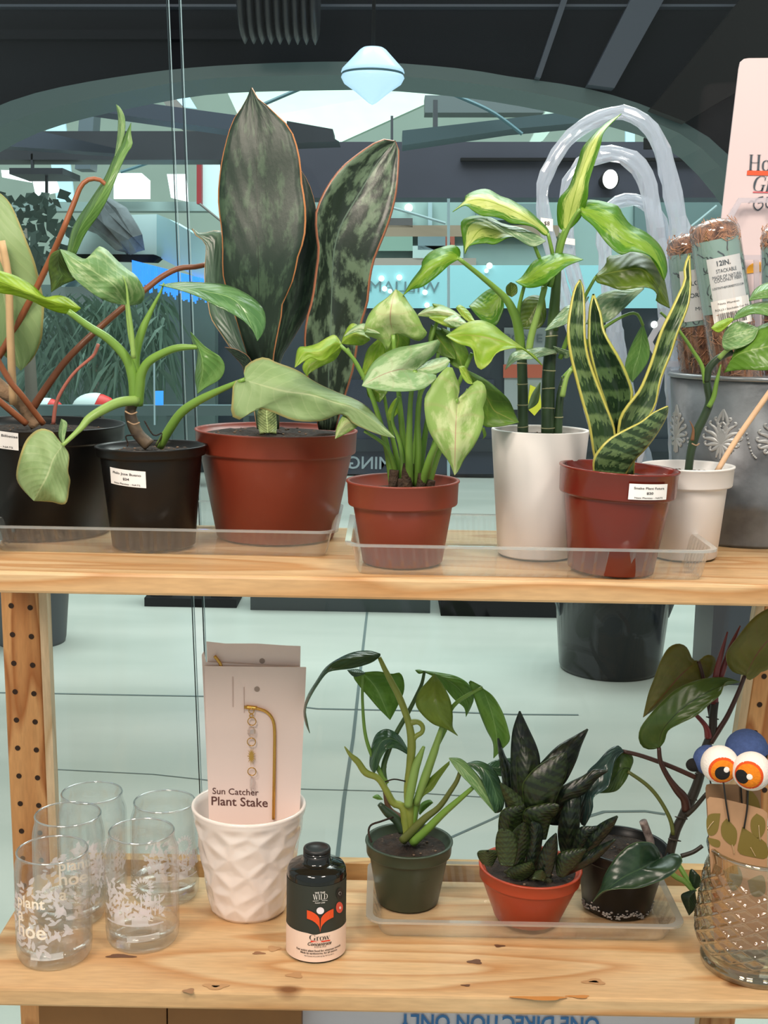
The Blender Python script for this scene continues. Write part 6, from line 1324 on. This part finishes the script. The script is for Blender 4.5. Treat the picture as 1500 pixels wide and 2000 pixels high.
T.part('pot_wall', *lathe(pr, b, 160, None, facet, False), mat('glossy_white_glaze', (232, 220, 214), 0.12, coat=0.4))
T.part('pot_inside', *lathe([(r1 - .005, ht - .01), (r0 - .004, .01), (0, .01)], b, 48, None, None, False), mat('glossy_white_glaze', (232, 220, 214)))
M_pinkc = mat('blush_card', (236, 214, 206), 0.7)
def pcard(label, poly_, Y, hole, name='stake_card', stake=True):
    bot = P(490, 1700, Y)
    T = Thing(name, label, 'card', bot, 'plant stake cards in the white pot')
    v, f = prism(pts(poly_), Y, .0007); T.part('card', v, f, M_pinkc, smooth=False)
    x, y = hole; T.part('hang_hole', *disc(P(x, y, Y - .0004), Vector((0, -1, 0)), 5.5 * mpp(x, y, Y)), mat('hole_shadow', (160, 140, 130), 0.8), smooth=False)
    return T
pcard('hindmost pale pink card in the white pot, only its top showing', '403,1253 440,1257 500,1257 560,1261 587,1262 580,1660 420,1660', 1.458, (512, 1291))
Tm = pcard('middle pale pink card in the white pot with a gold rod end above', '394,1279 398,1272 402,1293 590,1303 580,1660 412,1660', 1.4545, (520, 1320))
tube(Tm, 'gold_rod', '419,1281 430,1296 433,1310', 1.4535, 3.2, mat('brass_gold', (212, 164, 84), 0.25, 0.9))
Tc = pcard('front pale pink card with a gold sun catcher hook, in the white pot', '399,1301 598,1303 597,1330 582,1660 410,1660', 1.450, (502, 1346))
M_gold = mat('brass_gold', (212, 164, 84)); M_crys = clear('crystal_bead', (0.95, 0.93, 0.93), 0.15, 0.8, 0.02)
YS = 1.4465
tube(Tc, 'hook_stake', '477,1381 490,1382 503,1384 520,1390 532,1404 536,1425 536,1470 535,1540 534,1600', YS, 3.1, M_gold, n=40)
tube(Tc, 'hook_collar', '481,1381 502,1383', YS, 4.2, M_gold)
def ring(x, y, r, Y=YS - .002):
    c = P(x, y, Y); k = mpp(x, y, Y); return sweep([c + Vector((math.cos(t * 6.2832 / 20) * r * k, .0003 * math.sin(t), math.sin(t * 6.2832 / 20) * r * k)) for t in range(21)], [1.0 * k] * 21, 6, caps=False)
for x, y, r in ((491, 1389, 5), (491, 1398, 3.5), (492, 1409, 8), (491, 1449, 8), (492, 1507, 8)): Tc.part('chain_ring', *ring(x, y, r), M_gold)
k = mpp(491, 1429, YS)
v, f = blob(P(491, 1429, YS - .004), 9 * k, 7, 5, (.95, .6, 1.2)); Tc.part('crystal_bead', v, f, M_crys, smooth=False)
v, f = [], []
for i in range(18):
    a = i * 6.2832 / 18; l = (9.5 if i % 2 else 7.5); c = P(491, 1477, YS - .002)
    q = [c + Vector((math.cos(a + s) * rr * k * .95, 0, math.sin(a + s) * rr * k * 2.3)) for s, rr in ((-.17, 4), (0, l), (.17, 4))]
    v, f = join((v, f), (q + [c], [(0, 1, 2, 3)]))
Tc.part('sun_charm', v, f, M_gold, smooth=False)
c = P(492, 1532, YS - .003)
v, f = lathe([(0, -16 * k), (4.5 * k, -8 * k), (4.5 * k, 10 * k), (2 * k, 15 * k), (0, 16 * k)], c, 6); Tc.part('crystal_drop', v, f, M_crys, smooth=False)
M_brn = mat('card_brown_print', (92, 56, 52), 0.7)
kc = mpp(460, 1550, 1.45)
v2, f2, w_ = text_geo('Sun Catcher', 0, 0.004); s_ = 90 * kc / w_; v2 = [((a - w_ / 2) * s_, b_ * s_) for a, b_ in v2]; Tc.part('card_lettering', *flat_geo([(a, b_ * 1.0) for a, b_ in v2], f2, P(460, 1552, 1.4496), SE + SN * -.02, SN, .0002), M_brn, smooth=False)
v2, f2, w_ = text_geo('Plant Stake', 0, 0.008); s_ = 110 * kc / w_; v2 = [((a - w_ / 2) * s_, b_ * s_) for a, b_ in v2]; Tc.part('card_lettering', *flat_geo(v2, f2, P(468, 1574, 1.4496), SE + SN * -.02, SN, .0002), M_brn, smooth=False)
for x, y0, y1 in ((455, 1322, 1381), (477, 1342, 1392)):
    v, f = prism([(x - 1, y0), (x - .6, y1), (x + .8, y1), (x + .4, y0)], 1.4492, .0004); Tc.part('card_slit', v, f, mat('slit_shadow', (196, 170, 160), 0.8), smooth=False)
# ------------------------------------------------------------------ black plant food bottle
YB = 1.348; b = base_at(617, YB, ZL + .0005); k = mpp(617, 1780, YB); r = 57.5 * k
hS = P(617, 1690, YB).z - b.z; hC = P(617, 1654, YB).z - b.z
T = Thing('plant_food_bottle', 'black bottle of plant food with an orange leaf emblem and cream lower label', 'bottle', b)
M_bot = mat('bottle_black_gloss', (18, 20, 18), 0.1, coat=0.3)
T.part('bottle_body', *lathe([(0, .002), (r * .9, 0), (r * .97, .0015), (r, .005), (r, hS - .006), (r * .985, hS - .002), (r * .93, hS + .0015), (r * .6, hS + .0045), (r * .5, hS + .006), (r * .47, hS + .008), (r * .44, hS + .02), (0, hS + .02)], b, 72), M_bot)
cr = 26.5 * k; c0 = hS + .0075
hh = hC - c0
T.part('bottle_cap', *lathe([(cr * .98, c0), (cr, c0 + .001), (cr, c0 + hh * .48), (cr * .96, c0 + hh * .5), (cr * .96, c0 + hh * .54), (cr, c0 + hh * .56), (cr, c0 + hh * .64), (cr * .96, c0 + hh * .66), (cr * .96, c0 + hh * .7), (cr, c0 + hh * .72), (cr, hC - .0018), (cr * .95, hC), (cr * .78, hC), (cr * .76, hC - .0008), (0, hC - .0008)], b, 48), mat('cap_matte_black', (24, 23, 24), 0.45))
fm = cone_map(b, Vector((0, 0, 1)), r, r, hS, -math.pi / 2)
def z_side(y): return P(617, y, YB).z - b.z
zt, zm, zb = z_side(1706), z_side(1795), z_side(1850)
T.part('dark_label', *patch(fm, -r * 2.2, r * 2.2, zm - .004, zt, .0004, 40, 6), mat('label_forest', (42, 46, 38), 0.6))
V, Fc = [], []
for i in range(61):
    a = -r * 2.2 + r * 4.4 * i / 60; dip = .0016 * math.exp(-(a / .0055) ** 2); V += [fm(a, zb, .0007), fm(a, zm - dip, .0007)]
    if i < 60: q = 2 * i; Fc.append((q, q + 2, q + 3, q + 1))
T.part('cream_label', V, Fc, mat('label_cream', (236, 208, 190), 0.6))
zx = lambda X: (X / 7.694 + 540); zy = lambda Y_: (Y_ / 7.692 + 1630)       # close-up pixels -> photograph pixels
def cyl(px, py, lift=.0008):
    X = P(px, py, YB - r).x; 
    for _ in range(3):
        s = max(-.97, min(.97, (X - b.x) / r)); yy = YB - r * math.sqrt(1 - s * s); q = P(px, py, yy); X = q.x
    return r * math.asin(s), q.z - b.z
def stick(nm, polyz, m, lift, label=None):
    q = [cyl(zx(x), zy(y)) for x, y in polyz]; T.part(nm, [fm(a, z, lift) for a, z in q], [tuple(range(len(q)))], m, None, None, False)
def wing(s):
    out = catmull([(655, 1460), (640, 1385), (600, 1330), (540, 1285), (463, 1255)], 8) + [(463, 1128)] + catmull([(463, 1128), (530, 1150), (600, 1195), (640, 1245), (655, 1290)], 8)[1:]
    return [(655 + (655 - x) * -s if s > 0 else 655 + (655 - x), y - (0 if s > 0 else (655 - x) * .1)) for x, y in out]
M_wing = mat('emblem_orange', (222, 76, 24), 0.5)
for s in (1, -1):
    q = wing(s); mids = []
    V, Fc = [], []; n = 8; lo_ = q[:8]; hi_ = q[8:]; hi_ = [hi_[0]] + hi_[0:]; hi_ = hi_[:8]
    for (x, y), (x2, y2) in zip(lo_, hi_[::-1]):
        for x_, y_ in ((x, y), (x2, y2)): a, z = cyl(zx(x_), zy(y_)); V.append(fm(a, z, .0013))
    Fc = [(2 * i, 2 * i + 2, 2 * i + 3, 2 * i + 1) for i in range(7)]
    T.part('emblem_wing', V, Fc, M_wing, None, None, False)
circ = lambda cx, cy, rx, ry, n=24: [(cx + rx * math.cos(i * 6.2832 / n), cy + ry * math.sin(i * 6.2832 / n)) for i in range(n)]
stick('emblem_dot', circ(656, 1135, 55, 53), mat('emblem_white', (232, 222, 226), 0.5), .0015)
stick('badge', circ(934, 1090, 50, 84), mat('badge_coral', (216, 80, 64), 0.5), .0012); stick('badge_mark', circ(940, 1094, 15, 22), mat('badge_pale', (240, 200, 190), 0.5), .0016)
stick('badge', circ(940, 880, 52, 84), mat('badge_black', (26, 26, 26), 0.5), .0012); stick('badge_mark', circ(938, 878, 22, 28), mat('badge_ring_grey', (150, 140, 136), 0.5), .0016); stick('badge_mark', circ(938, 878, 15, 20), mat('badge_black', (26, 26, 26)), .002)
def lt(word, sh=0, bd=.015):
    v_, f_, w_ = text_geo(word, sh, bd); return v_, f_
def bt(geo, cx, cy, wz, hz, m, lift=.0013, width=None):
    """lettering centred on a close-up pixel, wz wide and hz tall (per unit of the geometry)"""
    V2, F2 = geo; x1 = max(p[0] for p in V2); x0 = min(p[0] for p in V2); a0, z0 = cyl(zx(cx), zy(cy)); kz = k / 7.69
    s = wz * kz / (x1 - x0); sy = hz * kz / .93 if hz else s / .93
    T.part('label_lettering', [fm(a0 + (x - (x0 + x1) / 2) * s, z0 + y * sy, lift) for x, y in V2], F2, m, None, None, False)
M_lw = mat('label_white_ink', (222, 216, 210), 0.5); M_lb = mat('label_black_ink', (30, 28, 28), 0.5)
g, w = serif_word('WILD'); bt(g, 656, 970, 212, 76, M_lw)
g, w = serif_word('WETHE'); bt(lt('WE THE', 0, 0.02), 652, 882, 146, None, M_lw)
bt(lt('PLANT CARE', 0, 0.02), 654, 1028, 140, None, M_lw)
stick('label_rule', [(548, 990), (760, 978), (760, 984), (548, 996)], M_lw, .0013)
g, w = serif_word('Grow'); bt(g, 652, 1580, 304, 78, M_lb)
stick('underline', [(515, 1586), (600, 1592), (700, 1588), (800, 1572), (800, 1592), (700, 1608), (600, 1614), (515, 1610)], mat('emblem_red', (224, 60, 34), 0.5), .0011)
bt(lt('Concentrate', 0.35, 0.015), 650, 1660, 350, None, M_lb)
bt(lt('0.57-0.14-0', 0, 0), 658, 1692, 170, None, M_lb)
bt(lt('Fast acting plant food for vigorous growth', 0, 0.02), 645, 1752, 700, None, M_lb)
bt(lt('Made by earthworms, for all seasons', 0, 0.02), 645, 1790, 560, None, M_lb)
bt(lt('Net Contents 8 fl oz (236 ml) Net Wt 9 oz (255 g)', 0, 0.02), 645, 1828, 440, None, M_lb)
# ------------------------------------------------------------------ patterned glass vase, kraft cards and felt eyes
YV = 1.335; b = base_at(1474, YV, ZL + .0005); k = mpp(1474, 1800, YV)
hV = P(1474, 1655, YV).z - b.z
T = Thing('glass_vase', 'amber-tinted glass vase with a raised diamond lattice at the right edge', 'vase', b)
def vr(t):
    q = [(0, 104), (.045, 106), (.07, 100), (.11, 98), (.16, 108), (.24, 114), (.34, 116), (.5, 112), (.7, 106), (.82, 102), (.9, 100), (.96, 103), (1.0, 105)]
    for (a, x), (c, y) in zip(q, q[1:]):
        if t <= c: return (x + (y - x) * (t - a) / (c - a)) * k
    return q[-1][1] * k
NV = 110
pr = [(0, .001), (vr(0) * .95, 0)] + [(vr(i / NV), .001 + (hV - .001) * i / NV) for i in range(NV + 1)]
def lattice(th, z, i):
    t = z / hV
    if t < .14 or t > .86: return 1.0
    env = min(1, (t - .14) / .05, (.86 - t) / .06)
    u = th * 15 / 6.2832; w_ = t * 9.0
    a_ = abs(((u + w_) % 1) - .5) * 2; c_ = abs(((u - w_) % 1) - .5) * 2
    return 1.0 + .05 * env * max(0, max(a_, c_) - .62) / .38
M_vase = clear('amber_lattice_glass', (0.90, 0.83, 0.68), 0.09, 1.0, 0.03, 0.03, (220, 200, 160))
T.part('vase_wall', *lathe(pr, b, 200, None, lattice, False), M_vase)
T.part('vase_inside', *lathe([(vr(i / 30) - .0045, .001 + hV * i / 30) for i in range(30, 2, -1)] + [(0, hV * .09)], b, 64, None, None, False), clear('vase_inner_skin', (0.97, 0.95, 0.9), 0.03, 0.5, 0.02))
T.part('vase_foot', *lathe([(0, .0035), (vr(.03) * .98, .0035), (vr(.03) * .99, hV * .05), (vr(.1) * .93, hV * .085), (0, hV * .085)], b, 64), clear('vase_foot_glass', (0.84, 0.88, 0.82), 0.14, 0.9, 0.02, 0.05))
T.part('vase_rim', *sweep([b + Vector((math.cos(t * 6.2832 / 64) * (vr(1) - .002), math.sin(t * 6.2832 / 64) * (vr(1) - .002), hV)) for t in range(65)], [.0025] * 65, 8, caps=False), clear('vase_rim_glass', (0.8, 0.76, 0.62), 0.3, 0.95, 0.03))
M_kraft = mat('kraft_card', (178, 138, 104), 0.75, noise=0.06, nscale=80); M_kraft2 = mat('kraft_card_back', (142, 112, 84), 0.75, noise=0.06, nscale=80)
M_olv = mat('olive_leaf_print', (116, 100, 42), 0.75); M_wire = mat('black_wire', (22, 20, 20), 0.5)
def pleaf(T, Y, outline_, m=M_olv):
    v, f = prism(catmull(pts(outline_), 22), Y, .0003); T.part('leaf_print', v, f, m, smooth=False)
def felt(name, c, r_, m, T, squash=(1, 1, 1)):
    return T.part(name, *blob(c, r_, 28, 18, squash), m)
M_feltw = mat('white_felt', (236, 228, 222), 0.95, bump=0.3, bscale=500); M_felto = mat('orange_felt', (232, 132, 18), 0.95, noise=0.2, nscale=300, bump=0.3, bscale=500)
M_feltr = mat('red_orange_felt', (214, 78, 24), 0.95, bump=0.3, bscale=500); M_feltk = mat('black_felt', (20, 18, 18), 0.95, bump=0.3, bscale=500); M_feltb = mat('blue_felt', (72, 94, 148), 0.95, noise=0.2, nscale=250, bump=0.3, bscale=500)
def cap(c, R, direc, ang, rim=.0005):
    """spherical cap lying on a ball"""
    d = direc.normalized(); a_ = d.cross(Vector((0.1, 0, 1))).normalized(); e_ = d.cross(a_); V, Fc = [], []; nr, ns = 6, 28
    for i in range(nr + 1):
        al = ang * i / nr; rr = R * (1 - (.012 if i == nr else 0))
        for j in range(ns): th_ = 6.2832 * j / ns; V.append(c + (d * math.cos(al) + (a_ * math.cos(th_) + e_ * math.sin(th_)) * math.sin(al)) * rr)
    for i in range(nr):
        for j in range(ns): j2 = (j + 1) % ns; Fc.append((i * ns + j, (i + 1) * ns + j, (i + 1) * ns + j2, i * ns + j2))
    return V, Fc
def eye(T, cx, cy, R, ix, iy, ir, px, py, pr_, hx, hy, Y):
    c = P(cx, cy, Y); kk = mpp(cx, cy, Y); Rm = R * kk
    ball = felt('felt_ball', c, Rm, M_feltw, T)
    def d(x, y):
        dx, dy = (x - cx) / R, (y - cy) / R; s = max(0, 1 - dx * dx - dy * dy); return _r * dx - _u * dy - _f * math.sqrt(s)
    T.part('iris', *cap(c, Rm * 1.012, d(ix, iy), math.asin(min(.99, ir / R))), M_feltr, ball)
    T.part('iris_core', *cap(c, Rm * 1.022, d(ix, iy), math.asin(min(.99, ir * .86 / R))), M_felto, ball)
    T.part('pupil', *cap(c, Rm * 1.032, d(px, py), math.asin(pr_ / R)), M_feltk, ball)
    T.part('eye_glint', *cap(c, Rm * 1.042, d(hx, hy), .15), M_feltw, ball)
TR = Thing('eye_stake_card', 'rear kraft card in the glass vase with blue-lidded black felt eyes', 'plant ornament', P(1440, 1822, 1.368), 'felt-eye stakes in the glass vase')
v, f = prism(pts('1378,1540 1380,1533 1388,1531 1478,1534 1486,1545 1492,1822 1394,1822'), 1.368, .0008); TR.part('card', v, f, M_kraft2, smooth=False)
pleaf(TR, 1.3675, '1462,1590 1461,1550 1468,1545 1482,1565 1488,1600')
for s in ('1447,1535 1449,1568 1452,1640', '1461,1535 1460,1575 1456,1640'): tube(TR, 'stake_wire', s, 1.366, 1.6, M_wire)
c = P(1383, 1484, 1.385); kk = mpp(1383, 1484, 1.385); felt('felt_ball', c, 29 * kk, M_feltb, TR); felt('felt_tuft', P(1355, 1494, 1.385), 14 * kk, M_feltk, TR, (1.1, .9, .95))
c = P(1458, 1466, 1.392); bl = felt('felt_ball', c, 41 * kk, M_feltk, TR); TR.part('felt_lid', *cap(c, 42.5 * kk, Vector((0, -.15, 1)), 1.45), M_feltb, bl)
for s in ('1383,1500 1392,1560 1405,1700', '1458,1490 1452,1560 1440,1700'): tube(TR, 'stake_wire', s, [1.385, 1.370], 1.6, M_wire)
TF = Thing('eye_stake_card', 'front kraft card with olive leaf print and two white felt eyes with orange irises', 'plant ornament', P(1440, 1855, 1.325), 'felt-eye stakes in the glass vase')
v, f = prism(pts('1381,1562 1386,1557 1410,1560 1460,1572 1490,1581 1499,1588 1499,1855 1396,1855'), 1.325, .0008); TF.part('card', v, f, M_kraft, smooth=False)
for s in ('1407,1589 1388,1590 1380,1600 1382,1628 1392,1632 1402,1622 1407,1589', '1419,1599 1409,1612 1411,1635 1430,1652 1438,1645 1438,1620 1419,1599', '1450,1615 1444,1640 1442,1665 1470,1674 1498,1676 1497,1648 1475,1632 1450,1615', '1478,1589 1467,1602 1468,1625 1482,1638 1494,1622 1493,1600 1478,1589', '1382,1636 1392,1638 1406,1643 1404,1655 1388,1650 1382,1636',
          '1412,1700 1440,1690 1450,1720 1430,1740 1412,1700', '1460,1720 1490,1710 1494,1745 1470,1750 1460,1720'): pleaf(TF, 1.3245, s)
for s in ('1430,1650 1433,1660 1434,1668', '1482,1612 1483,1628 1485,1642', '1466,1655 1471,1664 1476,1673', '1394,1604 1387,1612 1382,1620'): tube(TF, 'leaf_vein', s, 1.324, .8, mat('print_vein', (186, 160, 122), 0.7))
for s in ('1413,1528 1418,1568 1424,1604', '1461,1540 1459,1580 1453,1618'): tube(TF, 'stake_wire', s, 1.3225, 1.7, M_wire)
eye(TF, 1406, 1493, 37, 1404, 1502, 27, 1402, 1504, 14.5, 1409, 1496, 1.336)
eye(TF, 1468, 1506, 38, 1451, 1510, 27.5, 1441, 1512, 14, 1454, 1510, 1.318)
tube(TF, 'stake_wire', '1408,1515 1413,1530', [1.330, 1.3225], 1.7, M_wire)
